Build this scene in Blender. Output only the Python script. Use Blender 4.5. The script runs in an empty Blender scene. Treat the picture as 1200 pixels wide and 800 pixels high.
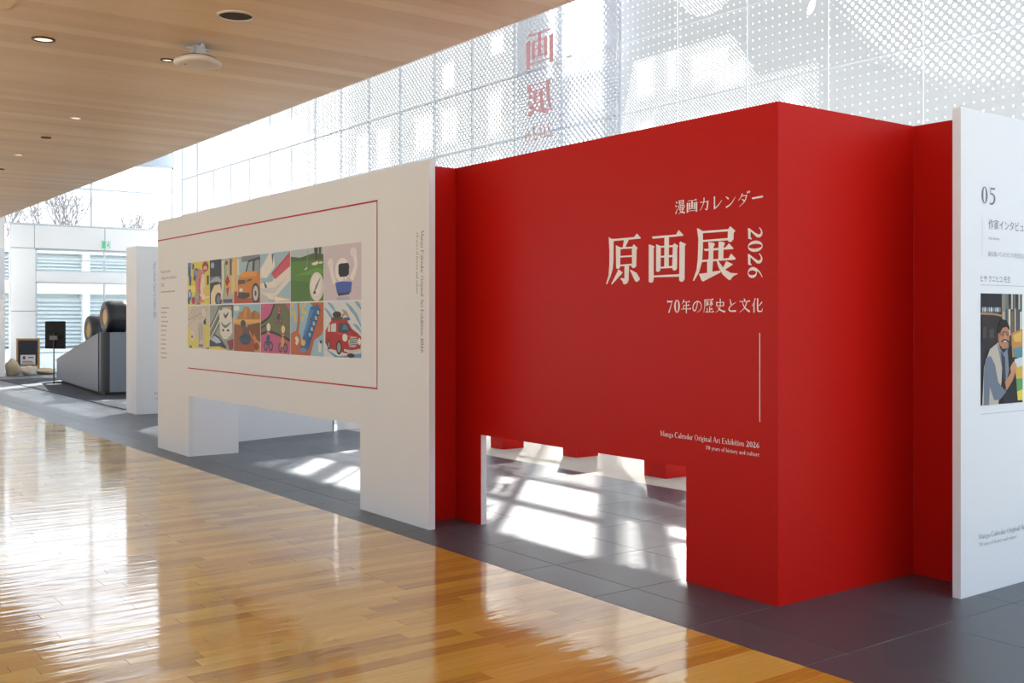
import bpy, bmesh, math, random
from mathutils import Vector, Matrix

SC = bpy.context.scene
COL = SC.collection

# ------------------------------------------------------------------ camera
EYE = 1.54
YAW = math.radians(36.3)                 # viewing direction, measured from -X towards +Y
cd = bpy.data.cameras.new('camera')
cd.sensor_width = 36.0
cd.lens = 37.2
cd.shift_y = -0.0225
cd.clip_end = 500
cam = bpy.data.objects.new('camera', cd)
COL.objects.link(cam)
cam.location = (0, 0, EYE)
FW = Vector((-math.cos(YAW), math.sin(YAW), 0))
cam.rotation_euler = FW.to_track_quat('-Z', 'Y').to_euler()
SC.camera = cam

# ------------------------------------------------------------------ sky, sun, exposure
world = bpy.data.worlds.new('sky')
SC.world = world
world.use_nodes = True
wb = world.node_tree.nodes['Background']
wb.inputs[0].default_value = (0.82, 0.91, 1.0, 1)
wb.inputs[1].default_value = 1.0
_wn = world.node_tree
_sky = _wn.nodes.new('ShaderNodeTexSky')
_sky.sky_type = 'NISHITA'
_sky.sun_disc = False
_sky.sun_elevation = math.radians(37.8)
_sky.sun_rotation = math.radians(-48.2)
_sky.air_density = 1.0
_sky.dust_density = 4.0
_mx = _wn.nodes.new('ShaderNodeMix')
_mx.data_type = 'RGBA'
_mx.blend_type = 'ADD'
_mx.inputs[0].default_value = 1.0
_sc = _wn.nodes.new('ShaderNodeVectorMath')
_sc.operation = 'SCALE'
_sc.inputs['Scale'].default_value = 0.12
_wn.links.new(_sky.outputs[0], _sc.inputs[0])
_wn.links.new(_sc.outputs[0], _mx.inputs[6])
_mx.inputs[7].default_value = (1.30, 1.50, 1.74, 1)
_wn.links.new(_mx.outputs[2], wb.inputs[0])

SUN_DIR = Vector((-0.936, 0.836, 1.0)).normalized()      # towards the sun
sd = bpy.data.lights.new('sun', 'SUN')
sd.energy = 22.0
sd.angle = math.radians(0.53)
sd.color = (1.0, 0.96, 0.9)
sun = bpy.data.objects.new('sun', sd)
COL.objects.link(sun)
sun.rotation_euler = SUN_DIR.to_track_quat('Z', 'Y').to_euler()
sun.location = (-20, 20, 25)

SC.view_settings.view_transform = 'Standard'
SC.view_settings.look = 'None'
SC.view_settings.gamma = 1
SC.view_settings.use_curve_mapping = False
SC.view_settings.exposure = 0.24
SC.cycles.max_bounces = 10
SC.cycles.diffuse_bounces = 6
SC.cycles.transparent_max_bounces = 24
SC.cycles.sample_clamp_indirect = 6.0
SC.cycles.caustics_reflective = False
SC.cycles.caustics_refractive = False

# ------------------------------------------------------------------ helpers
def lin(c):
    c = c / 255.0
    return c / 12.92 if c <= 0.04045 else ((c + 0.055) / 1.055) ** 2.4

def rgb(h):
    return tuple(lin(int(h[i:i + 2], 16)) for i in (0, 2, 4)) + (1.0,)

MATS = {}

def pmat(name, col, rough=0.5, metal=0.0, spec=0.5, coat=0.0, coat_rough=0.05, noise=0.0, scale=20.0, bump=0.0, emit=0.0):
    if name in MATS:
        return MATS[name]
    m = bpy.data.materials.new(name)
    m.use_nodes = True
    nt = m.node_tree
    b = nt.nodes['Principled BSDF']
    c = rgb(col) if isinstance(col, str) else col
    b.inputs['Base Color'].default_value = c
    b.inputs['Roughness'].default_value = rough
    b.inputs['Metallic'].default_value = metal
    b.inputs['Specular IOR Level'].default_value = spec
    b.inputs['Coat Weight'].default_value = coat
    b.inputs['Coat Roughness'].default_value = coat_rough
    if emit:
        b.inputs['Emission Color'].default_value = c
        b.inputs['Emission Strength'].default_value = emit
    if noise or bump:
        geo = nt.nodes.new('ShaderNodeNewGeometry')
        nz = nt.nodes.new('ShaderNodeTexNoise')
        nz.inputs['Scale'].default_value = scale
        nz.inputs['Detail'].default_value = 4
        nt.links.new(geo.outputs['Position'], nz.inputs['Vector'])
        if noise:
            mx = nt.nodes.new('ShaderNodeMix')
            mx.data_type = 'RGBA'
            mx.inputs[6].default_value = tuple(v * (1 - noise) for v in c[:3]) + (1,)
            mx.inputs[7].default_value = tuple(min(1, v * (1 + noise)) for v in c[:3]) + (1,)
            nt.links.new(nz.outputs[0], mx.inputs[0])
            nt.links.new(mx.outputs[2], b.inputs['Base Color'])
        if bump:
            bp = nt.nodes.new('ShaderNodeBump')
            bp.inputs['Strength'].default_value = bump
            bp.inputs['Distance'].default_value = 0.002
            nt.links.new(nz.outputs[0], bp.inputs['Height'])
            nt.links.new(bp.outputs[0], b.inputs['Normal'])
    MATS[name] = m
    return m

def ink(h, rough=0.55):
    return pmat('print_' + h, h, rough, spec=0.3)

def link(o, parent=None):
    COL.objects.link(o)
    if parent is not None:
        o.parent = parent
    return o

def tag(o, label=None, cat=None, group=None, kind=None):
    if label:
        o['label'] = label
    if cat:
        o['category'] = cat
    if group:
        o['group'] = group
    if kind:
        o['kind'] = kind
    return o

def empty(name, loc=(0, 0, 0), rz=0.0):
    o = bpy.data.objects.new(name, None)
    o.location = loc
    o.rotation_euler = (0, 0, rz)
    o.empty_display_size = 0.1
    return link(o)

def raw(name, verts, faces, mats, fm=None, parent=None, smooth=False):
    me = bpy.data.meshes.new(name)
    me.from_pydata(verts, [], faces)
    for m in (mats if isinstance(mats, (list, tuple)) else [mats]):
        me.materials.append(m)
    if fm:
        me.polygons.foreach_set('material_index', fm)
    if smooth:
        me.polygons.foreach_set('use_smooth', [True] * len(me.polygons))
    me.update()
    return link(bpy.data.objects.new(name, me), parent)

def from_bm(name, bm, mat, parent=None, smooth=False):
    me = bpy.data.meshes.new(name)
    bmesh.ops.recalc_face_normals(bm, faces=bm.faces[:])
    bm.to_mesh(me)
    bm.free()
    for m in (mat if isinstance(mat, (list, tuple)) else [mat]):
        me.materials.append(m)
    if smooth:
        me.polygons.foreach_set('use_smooth', [True] * len(me.polygons))
    return link(bpy.data.objects.new(name, me), parent)

BOXF = [(0, 3, 2, 1), (4, 5, 6, 7), (0, 1, 5, 4), (1, 2, 6, 5), (2, 3, 7, 6), (3, 0, 4, 7)]

def bm_box(bm, x0, x1, y0, y1, z0, z1):
    v = [bm.verts.new(p) for p in ((x0, y0, z0), (x1, y0, z0), (x1, y1, z0), (x0, y1, z0),
                                   (x0, y0, z1), (x1, y0, z1), (x1, y1, z1), (x0, y1, z1))]
    for f in BOXF:
        bm.faces.new([v[i] for i in f])

def box(name, x0, x1, y0, y1, z0, z1, mat, parent=None, bevel=0.0):
    bm = bmesh.new()
    bm_box(bm, x0, x1, y0, y1, z0, z1)
    if bevel:
        bmesh.ops.bevel(bm, geom=bm.edges[:], offset=bevel, segments=2, profile=0.5, affect='EDGES')
    return from_bm(name, bm, mat, parent)

def prism_xz(name, pts, y0, y1, mat, parent=None):
    """Outline in X,Z pushed through from y0 to y1."""
    bm = bmesh.new()
    a = [bm.verts.new((x, y0, z)) for x, z in pts]
    b = [bm.verts.new((x, y1, z)) for x, z in pts]
    n = len(pts)
    bm.faces.new(a)
    bm.faces.new(b[::-1])
    for i in range(n):
        bm.faces.new((a[i], b[i], b[(i + 1) % n], a[(i + 1) % n]))
    return from_bm(name, bm, mat, parent)

def lathe(name, prof, mat, parent=None, n=40, axis='Z', loc=(0, 0, 0), smooth=True, cap=True):
    bm = bmesh.new()
    rings = []
    for r, h in prof:
        ring = []
        for i in range(n):
            a = 2 * math.pi * i / n
            c, s = r * math.cos(a), r * math.sin(a)
            p = {'Z': (c, s, h), 'X': (h, c, s), 'Y': (c, h, s)}[axis]
            ring.append(bm.verts.new((p[0] + loc[0], p[1] + loc[1], p[2] + loc[2])))
        rings.append(ring)
    for k in range(len(rings) - 1):
        for i in range(n):
            j = (i + 1) % n
            bm.faces.new((rings[k][i], rings[k][j], rings[k + 1][j], rings[k + 1][i]))
    if cap:
        bm.faces.new(rings[0])
        bm.faces.new(rings[-1][::-1])
    o = from_bm(name, bm, mat, parent, smooth)
    if smooth:
        o.data.set_sharp_from_angle(angle=math.radians(40))
    return o

def tube(bm, p, q, r0, r1, n=6):
    p, q = Vector(p), Vector(q)
    d = (q - p).normalized()
    u = d.orthogonal().normalized()
    w = d.cross(u)
    a, b = [], []
    for i in range(n):
        t = 2 * math.pi * i / n
        o = u * math.cos(t) + w * math.sin(t)
        a.append(bm.verts.new(p + o * r0))
        b.append(bm.verts.new(q + o * r1))
    for i in range(n):
        bm.faces.new((a[i], a[(i + 1) % n], b[(i + 1) % n], b[i]))
    bm.faces.new(a)
    bm.faces.new(b[::-1])

# ---- shader expressions
class Ex:
    """Small wrapper: arithmetic on shader sockets."""
    nt = None

    def __init__(self, s):
        self.s = s

    @staticmethod
    def op(name, *a):
        n = Ex.nt.nodes.new('ShaderNodeMath')
        n.operation = name
        for i, v in enumerate(a):
            if isinstance(v, Ex):
                Ex.nt.links.new(v.s, n.inputs[i])
            else:
                n.inputs[i].default_value = float(v)
        return Ex(n.outputs[0])

    def __add__(self, o): return Ex.op('ADD', self, o)
    def __radd__(self, o): return Ex.op('ADD', self, o)
    def __sub__(self, o): return Ex.op('SUBTRACT', self, o)
    def __rsub__(self, o): return Ex.op('SUBTRACT', o, self)
    def __mul__(self, o): return Ex.op('MULTIPLY', self, o)
    def __rmul__(self, o): return Ex.op('MULTIPLY', self, o)

def emin(a, b): return Ex.op('MINIMUM', a, b)
def emax(a, b): return Ex.op('MAXIMUM', a, b)
def eabs(a): return Ex.op('ABSOLUTE', a)
def elt(a, b): return Ex.op('LESS_THAN', a, b)

def estep(a, lo, hi):
    n = Ex.nt.nodes.new('ShaderNodeMapRange')
    n.interpolation_type = 'SMOOTHSTEP'
    Ex.nt.links.new(a.s, n.inputs['Value'])
    n.inputs['From Min'].default_value = lo
    n.inputs['From Max'].default_value = hi
    return Ex(n.outputs['Result'])

# ------------------------------------------------------------------ shared materials
PANEL = pmat('matt_white_panel', (0.77, 0.805, 0.825, 1), 0.6, noise=0.012, scale=3)
PANEL_COOL = pmat('white_panel', (0.80, 0.825, 0.86, 1), 0.6)
RED = pmat('red_panel', (0.52, 0.008, 0.004, 1), 0.42, spec=0.16)
WALLW = pmat('white_wall', (0.93, 0.935, 0.94, 1), 0.6)
FRAMEM = pmat('pale_aluminium', 'dfe5ea', 0.5)
BLACK = pmat('black_plastic', '141416', 0.4)
STEEL = pmat('brushed_steel', 'b8bcc2', 0.3, metal=0.9)

def glass_mat(name, tint, gloss):
    m = bpy.data.materials.new(name)
    m.use_nodes = True
    nt = m.node_tree
    nt.nodes.clear()
    out = nt.nodes.new('ShaderNodeOutputMaterial')
    tr = nt.nodes.new('ShaderNodeBsdfTransparent')
    tr.inputs[0].default_value = tint
    gl = nt.nodes.new('ShaderNodeBsdfGlossy')
    gl.inputs['Roughness'].default_value = 0.02
    lw = nt.nodes.new('ShaderNodeLayerWeight')
    lw.inputs[0].default_value = gloss
    mx = nt.nodes.new('ShaderNodeMixShader')
    nt.links.new(lw.outputs['Fresnel'], mx.inputs[0])
    nt.links.new(tr.outputs[0], mx.inputs[1])
    nt.links.new(gl.outputs[0], mx.inputs[2])
    nt.links.new(mx.outputs[0], out.inputs[0])
    return m

GLASS = glass_mat('clear_glass', (0.95, 0.97, 0.98, 1), 0.3)

# ---- dotted white film on the facade glass (holes are real openings in the film)
def film_material(name, left):
    m = bpy.data.materials.new(name)
    m.use_nodes = True
    nt = m.node_tree
    nt.nodes.clear()
    Ex.nt = nt
    out = nt.nodes.new('ShaderNodeOutputMaterial')
    geo = nt.nodes.new('ShaderNodeNewGeometry')
    sep = nt.nodes.new('ShaderNodeSeparateXYZ')
    nt.links.new(geo.outputs['Position'], sep.inputs[0])
    x, z = Ex(sep.outputs[0]), Ex(sep.outputs[2])

    def lattice(p, ox, oz):
        fx = Ex.op('PINGPONG', x * (1.0 / p) + (500.0 + ox), 0.5) * p
        fz = Ex.op('PINGPONG', z * (1.0 / p) + (500.0 + oz), 0.5) * p
        return Ex.op('SQRT', fx * fx + fz * fz)

    def boxd(x0, x1, z0, z1):
        return emax(eabs(x - (x0 + x1) / 2) - (x1 - x0) / 2, eabs(z - (z0 + z1) / 2) - (z1 - z0) / 2)

    def union(boxes):
        d = None
        for b in boxes:
            e = boxd(*b)
            d = e if d is None else emin(d, e)
        return d

    if left:
        P = 0.110
        d = emin(lattice(P, 0, 0), lattice(P, 0.5, 0.5))
        clear = [(-15.73, -15.26, 4.80, 5.62), (-17.28, -16.70, 4.86, 5.56), (-18.27, -17.55, 4.84, 5.58),
                 (-20.75, -20.14, 4.70, 5.52), (-19.84, -19.25, 4.72, 5.55), (-13.42, -12.48, 4.80, 5.62),
                 (-22.9, -21.6, 4.7, 5.6), (-25.6, -23.4, 4.4, 6.4), (-29.6, -26.4, 3.9, 6.6),
                 (-13.56, -12.48, 5.84, 6.72), (-13.56, -12.48, 6.94, 7.86), (-13.95, -13.72, 5.9, 6.68), (-13.97, -13.7, 6.95, 7.6),
                 (-17.20, -16.80, 6.92, 7.76), (-16.40, -15.70, 6.95, 7.78), (-15.6, -15.24, 6.3, 6.6), (-17.2, -16.85, 5.95, 6.4),
                 (-15.75, -15.25, 3.6, 4.5), (-13.4, -12.6, 3.7, 4.5), (-18.3, -16.8, 3.6, 4.45)]
        u = union(clear)
        w = estep(u, 0.10, -0.14)
        base = 0.0165 - estep(z, 5.6, 5.9) * (0.0015 + estep(x, -15.0, -14.8) * 0.006)
        base = base + estep(x, -20.6, -21.4) * 0.008
        r = base + w * (0.0295 - base) + estep(z, 5.8, 5.85) * w * 0.020
        fade = estep(x, -12.42, -12.62)             # last column towards the coarse panes
        hole = elt(d, r * (0.5 + 0.5 * fade))
    else:
        P = 0.112
        d0 = lattice(P, 0, 0)
        d1 = lattice(P, 0.5, 0.5)
        # single dots of uneven size
        vn = nt.nodes.new('ShaderNodeTexWhiteNoise')
        vn.noise_dimensions = '2D'
        cmb = nt.nodes.new('ShaderNodeCombineXYZ')
        cx = Ex.op('FLOOR', x * (1.0 / (P * 3)))
        cz = Ex.op('FLOOR', z * (1.0 / (P * 4)))
        nt.links.new(cx.s, cmb.inputs[0])
        nt.links.new(cz.s, cmb.inputs[1])
        nt.links.new(cmb.outputs[0], vn.inputs['Vector'])
        rs = 0.0052 + Ex(vn.outputs['Value']) * 0.0058
        hole = elt(d0, rs)
        # large round field of big dots
        dx, dz = x + 5.9, z - 6.6
        cir = Ex.op('SQRT', dx * dx + dz * dz)
        big = estep(cir, 2.68, 2.40) * 0.0225
        hole = emax(hole, elt(emin(d0, d1), big))
        # finely dotted dome and a small round field
        q = 0.0555
        f = emin(lattice(q, 0, 0), lattice(q, 0.5, 0.5))
        dome = emax(emax(z - 5.44, (x + 12.12) * -1.0 + (z - 4.5) * 0.28), (x + 9.43) + (z - 4.78) * 0.7)
        low = emax(z - 4.77, emax(x + 8.45, -11.0 - x))
        sx, sz = x + 10.32, z - 6.45
        rnd = Ex.op('SQRT', sx * sx + sz * sz) - 0.66
        fz = emin(emin(dome, low), rnd)
        clear = [(-11.80, -11.42, 4.86, 5.40), (-11.14, -10.90, 4.88, 5.42), (-10.66, -9.95, 4.86, 5.30), (-10.2, -9.62, 4.72, 5.06),
                 (-9.02, -8.72, 4.2, 4.5), (-11.8, -11.45, 3.8, 4.5), (-10.7, -9.7, 3.7, 4.4),
                 (-11.70, -10.98, 6.92, 7.86), (-10.86, -9.7, 6.92, 7.8), (-11.70, -11.0, 6.46, 6.76)]
        w = estep(union(clear), 0.09, -0.10)
        rf = elt(fz, 0.0) * 0.0066 + w * 0.0075 + estep(z, 6.3, 6.4) * w * 0.012
        hole = emax(hole, elt(f, rf))
        st = elt(union([(-12.3, -12.07, 6.6, 7.75)]), 0.0) * 0.022
        hole = emax(hole, elt(emin(d0, d1), st))
        # clear slanted emblem cut out of the film
        lx = (x + 8.575) - (z - 5.49) * 0.35
        lz = z - 5.49
        l1 = Ex.op('SQRT', (lx - 0.012) * (lx - 0.012) + (lz - 0.035) * (lz - 0.035)) - 0.048
        l2 = Ex.op('SQRT', (lx - 0.008) * (lx - 0.008) + (lz + 0.035) * (lz + 0.035)) - 0.055
        lg = emin(l1, l2)
        lg = emax(lg, (lx + 0.035) * -1.0)
        lg = emax(lg, 0.006 - eabs(lx * 1.0 + 0.012 - lz * 0.1))
        hole = emax(hole, elt(lg, 0.0))
    dif = nt.nodes.new('ShaderNodeBsdfDiffuse')
    dif.inputs[0].default_value = (0.60, 0.64, 0.68, 1)
    trl = nt.nodes.new('ShaderNodeBsdfTranslucent')
    trl.inputs[0].default_value = (0.74, 0.79, 0.83, 1)
    mx = nt.nodes.new('ShaderNodeMixShader')
    mx.inputs[0].default_value = 0.045
    nt.links.new(dif.outputs[0], mx.inputs[1])
    nt.links.new(trl.outputs[0], mx.inputs[2])
    tr = nt.nodes.new('ShaderNodeBsdfTransparent')
    m2 = nt.nodes.new('ShaderNodeMixShader')
    nt.links.new(hole.s, m2.inputs[0])
    nt.links.new(mx.outputs[0], m2.inputs[1])
    nt.links.new(tr.outputs[0], m2.inputs[2])
    nt.links.new(m2.outputs[0], out.inputs[0])
    return m

FILM_DENSE = film_material('dense_dotted_film', True)
FILM_COARSE = film_material('graded_dotted_film', False)

def wood_material(name, c0, c1, c2, axis, rough, coat, coat_rough, wav, rnd_amt=1.0):
    m = bpy.data.materials.new(name)
    m.use_nodes = True
    nt = m.node_tree
    Ex.nt = nt
    b = nt.nodes['Principled BSDF']
    geo = nt.nodes.new('ShaderNodeNewGeometry')
    oi = nt.nodes.new('ShaderNodeObjectInfo')
    rnd = Ex.op('FRACT', Ex(oi.outputs['Random']) + Ex(geo.outputs['Random Per Island']))
    mp = nt.nodes.new('ShaderNodeMapping')
    mp.inputs['Scale'].default_value = (60, 3.0, 60) if axis == 'Y' else (3, 60, 60)
    nt.links.new(geo.outputs['Position'], mp.inputs['Vector'])
    cmb = nt.nodes.new('ShaderNodeCombineXYZ')
    nt.links.new((rnd * 37.0).s, cmb.inputs[0])
    nt.links.new((rnd * 91.0).s, cmb.inputs[1])
    nt.links.new(cmb.outputs[0], mp.inputs['Location'])
    nz = nt.nodes.new('ShaderNodeTexNoise')
    nz.inputs['Scale'].default_value = 1.0
    nz.inputs['Detail'].default_value = 5
    nz.inputs['Distortion'].default_value = 0.6
    nt.links.new(mp.outputs[0], nz.inputs['Vector'])
    t = emin(emax(rnd * (0.75 * rnd_amt) + (Ex(nz.outputs[0]) - 0.5) * 0.75 + 0.12, 0.0), 1.0)
    cr = nt.nodes.new('ShaderNodeValToRGB')
    cr.color_ramp.elements[0].color = c0
    cr.color_ramp.elements[1].color = c2
    e = cr.color_ramp.elements.new(0.55)
    e.color = c1
    nt.links.new(t.s, cr.inputs[0])
    nt.links.new(cr.outputs[0], b.inputs['Base Color'])
    b.inputs['Roughness'].default_value = rough
    b.inputs['Coat Weight'].default_value = coat
    b.inputs['Coat Roughness'].default_value = coat_rough
    b.inputs['Coat IOR'].default_value = 1.9
    b.inputs['Coat Tint'].default_value = (1.0, 0.96, 0.86, 1)
    if wav:
        mp2 = nt.nodes.new('ShaderNodeMapping')
        mp2.inputs['Scale'].default_value = (9, 1.0, 1) if axis == 'Y' else (1, 9, 1)
        nt.links.new(geo.outputs['Position'], mp2.inputs['Vector'])
        n2 = nt.nodes.new('ShaderNodeTexNoise')
        n2.inputs['Scale'].default_value = 1.6
        n2.inputs['Detail'].default_value = 2
        nt.links.new(mp2.outputs[0], n2.inputs['Vector'])
        bp = nt.nodes.new('ShaderNodeBump')
        bp.inputs['Strength'].default_value = 1.0
        bp.inputs['Distance'].default_value = wav
        nt.links.new(n2.outputs[0], bp.inputs['Height'])
        nt.links.new(bp.outputs[0], b.inputs['Coat Normal'])
    return m

FLOORW = wood_material('lacquered_oak', rgb('b58429'), rgb('e8be4a'), rgb('f4d978'), 'Y', 0.4, 1.0, 0.065, 0.0022)
CEILW = wood_material('oak_ceiling_veneer', rgb('d2b58a'), rgb('dfc69e'), rgb('ebd8b6'), 'Y', 0.34, 0.0, 0.1, 0.0)

# ================================================================== SETTING
CEIL = 3.34
EDGE = 3.82           # where wood floor and wooden ceiling stop
FAR = -32.7
rng = random.Random(7)

# ---- ground outside
g = box('ground', -130, 90, -60, 130, -0.62, -0.5, pmat('paving', 'b9b8b2', 0.9, noise=0.08, scale=0.6))
tag(g, 'pale paved ground outside the building', 'ground', kind='structure')

# ---- wooden floor
fl = box('floor', FAR, 5.7, -6.6, EDGE, -0.4, -0.012, pmat('floor_joint_brown', '4a2f16', 0.6))  # dark brown slab showing in the gaps between boards
tag(fl, 'glossy honey oak strip floor of the hall', 'floor', kind='structure')
BW = 0.1
boards = []
x = 3.0
while x > FAR + BW:
    y = EDGE
    first = True
    while y > -5.0:
        L = rng.choice((0.6, 0.75, 0.9, 1.05, 1.2))
        if first:
            L = rng.choice((0.35, 0.6, 0.75, 0.9))
            first = False
        boards.append((x - BW, y - L, L))
        y -= L
    x -= BW
RT = Vector((math.sin(YAW), math.cos(YAW), 0))

def px(p):
    d = p.dot(FW)
    if d < 0.2:
        return None
    return (600 + 1240 * p.dot(RT) / d, 373 + 1240 * (EYE - p.z) / d, d)

seen = []
for i, (bx, by, L) in enumerate(boards):
    q = px(Vector((bx + BW / 2, by + L / 2, 0)))
    if q and -15 < q[0] < 1200 and q[1] < 812:
        seen.append((q[2] ** 3 / L, i))
seen.sort()
near = set(i for _, i in seen[:300])
bmesh_by_len = {}
vs, fs = [], []
for i, (bx, by, L) in enumerate(boards):
    dz = rng.uniform(-0.0004, 0.0)
    if i in near:
        if L not in bmesh_by_len:
            bm = bmesh.new()
            bm_box(bm, 0.0006, BW - 0.0006, 0.001, L - 0.001, -0.011, 0.0)
            bmesh.ops.recalc_face_normals(bm, faces=bm.faces[:])
            me = bpy.data.meshes.new('board')
            bm.to_mesh(me)
            bm.free()
            me.materials.append(FLOORW)
            bmesh_by_len[L] = me
        o = bpy.data.objects.new('board', bmesh_by_len[L])
        o.location = (bx, by, dz)
        o.rotation_euler = (0, rng.uniform(-0.0025, 0.0025), 0)
        link(o, fl)
    else:
        n = len(vs)
        tl = rng.uniform(-0.00025, 0.00025)
        x0, x1, y0, y1 = bx + 0.0006, bx + BW - 0.0006, by + 0.001, by + L - 0.001
        vs += [(x0, y0, -0.011), (x1, y0, -0.011), (x1, y1, -0.011), (x0, y1, -0.011),
               (x0, y0, dz), (x1, y0, dz + tl), (x1, y1, dz + tl), (x0, y1, dz)]
        fs += [tuple(n + k for k in f) for f in BOXF[1:]]
o = raw('outlying_boards', vs, fs, FLOORW, parent=fl)
o['kind'] = 'stuff'

# ---- stone floor
def stone_material():
    m = pmat('grey_stone_tile', '4c5661', 0.36, spec=0.7, noise=0.10, scale=7, bump=0.12)
    nt = m.node_tree
    oi = nt.nodes.new('ShaderNodeObjectInfo')
    hs = nt.nodes.new('ShaderNodeHueSaturation')
    b = nt.nodes['Principled BSDF']
    src = b.inputs['Base Color'].links[0].from_socket
    mr = nt.nodes.new('ShaderNodeMapRange')
    mr.inputs['To Min'].default_value = 0.88
    mr.inputs['To Max'].default_value = 1.08
    nt.links.new(oi.outputs['Random'], mr.inputs['Value'])
    nt.links.new(mr.outputs[0], hs.inputs['Value'])
    nt.links.new(src, hs.inputs['Color'])
    nt.links.new(hs.outputs[0], b.inputs['Base Color'])
    return m

STONE = stone_material()
sf = box('stone_floor', FAR, 5.7, EDGE, 12.2, -0.4, -0.014, pmat('grout', '35373a', 0.8))
tag(sf, 'dark grey stone tiled floor along the facade', 'floor', kind='structure')
T = 0.72
rows = [(EDGE, 4.14)] + [(4.14 + T * k, 4.14 + T * (k + 1)) for k in range(3)] + [(6.30, 6.84)]
TM = {}
cols = [-3.01 + T * k for k in range(-41, 12)]
for x0 in cols:
    for y0, y1 in rows:
        key = round(y1 - y0, 3)
        if key not in TM:
            bm = bmesh.new()
            bm_box(bm, 0.0015, T - 0.0015, 0.0015, key - 0.0015, -0.013, 0.0)
            bmesh.ops.bevel(bm, geom=[e for e in bm.edges if all(v.co.z > -0.001 for v in e.verts)], offset=0.0015, segments=1, affect='EDGES')
            bmesh.ops.recalc_face_normals(bm, faces=bm.faces[:])
            me = bpy.data.meshes.new('tile')
            bm.to_mesh(me)
            bm.free()
            me.materials.append(STONE)
            TM[key] = me
        o = bpy.data.objects.new('tile', TM[key])
        o.location = (x0, y0, 0)
        link(o, sf)
box('rear_paving', FAR, -14.0, 6.842, 12.2, -0.014, 0.0, STONE, sf)
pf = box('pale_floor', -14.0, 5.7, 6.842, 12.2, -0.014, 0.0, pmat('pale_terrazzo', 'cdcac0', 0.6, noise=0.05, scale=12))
tag(pf, 'pale beige floor strip behind the red opening', 'floor', kind='structure')

# ---- wooden ceiling
ce = box('ceiling', FAR, 5.7, -6.6, EDGE, CEIL + 0.014, CEIL + 0.35, pmat('ceiling_joint', '6a4a2c', 0.8))
tag(ce, 'low oak plank ceiling over the hall', 'ceiling', kind='structure')
PW = 0.15
bm = bmesh.new()
bm_box(bm, 0.0008, PW - 0.0008, 0, EDGE + 6.6, 0, 0.014)
bmesh.ops.recalc_face_normals(bm, faces=bm.faces[:])
me = bpy.data.meshes.new('plank')
bm.to_mesh(me)
bm.free()
me.materials.append(CEILW)
k = 0
while FAR + PW * (k + 1) < 5.7 and k < 272:
    o = bpy.data.objects.new('plank', me)
    o.location = (FAR + PW * k, -6.6, CEIL + rng.uniform(0, 0.0006))
    link(o, ce)
    k += 1
fa = box('trim_1', FAR, 5.7, EDGE, EDGE + 0.02, CEIL + 0.002, CEIL + 0.36, WALLW)
tag(fa, 'white edge strip along the end of the wooden ceiling', 'trim', kind='structure')
up = box('wall_upper', FAR, 5.7, EDGE - 0.3, EDGE - 0.1, CEIL + 0.36, 8.3, WALLW)
tag(up, 'white wall rising above the wooden ceiling edge', 'wall', kind='structure')
ac = box('atrium_ceiling', FAR - 0.3, 5.7, EDGE - 0.3, 11.4, 8.3, 8.6, WALLW)
tag(ac, 'high white ceiling of the atrium', 'ceiling', kind='structure')

# ---- glazed long side across the hall
w5 = empty('window_5', (0, -6.5, 0))
tag(w5, 'long glazed side of the hall with slim mullions', 'window', kind='structure')
for i in range(13):
    box('mullion', FAR + 3.13 * i - 0.04, FAR + 3.13 * i + 0.04, -0.06, 0.06, 0, CEIL, FRAMEM, w5)
box('sill', FAR, 5.7, -0.08, 0.08, 0, 0.25, WALLW, w5)

# ---- dotted glass facade
FY = 11.0
wbk = empty('wall_back', (0, FY, 0))
tag(wbk, 'glass facade covered with dotted white film', 'wall', kind='structure')
PX, PZ = 1.31, 1.09
X0 = -12.24
zs = [0.0] + [3.57 + PZ * i for i in range(-3, 5)] + [8.3]
pane_me = {}
for i in range(-15, 14):
    xa = X0 + PX * i
    xb = xa + PX
    mat = FILM_DENSE if xb <= X0 + 0.01 else FILM_COARSE
    for j in range(len(zs) - 1):
        z0, z1 = zs[j], zs[j + 1]
        key = (round(z1 - z0, 3), mat.name)
        if key not in pane_me:
            me = bpy.data.meshes.new('pane')
            hh = z1 - z0
            me.from_pydata([(0.004, 0, 0.004), (PX - 0.004, 0, 0.004), (PX - 0.004, 0, hh - 0.004), (0.004, 0, hh - 0.004)], [], [(0, 1, 2, 3)])
            me.materials.append(mat)
            pane_me[key] = me
        o = bpy.data.objects.new('pane', pane_me[key])
        o.location = (xa, 0, z0)
        link(o, wbk)
    wv = 0.014 if xa < X0 - 0.01 else 0.006
    box('mullion', xa - wv, xa + wv, -0.05 if wv > 0.01 else -0.012, -0.003, 0, 8.3, FRAMEM, wbk)
for zz in zs[1:-1]:
    box('transom', X0 - 15 * PX, X0, -0.048, -0.003, zz - 0.018, zz + 0.018, FRAMEM, wbk)
    box('transom', X0, X0 + 14 * PX, -0.011, -0.003, zz - 0.006, zz + 0.006, FRAMEM, wbk)

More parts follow.
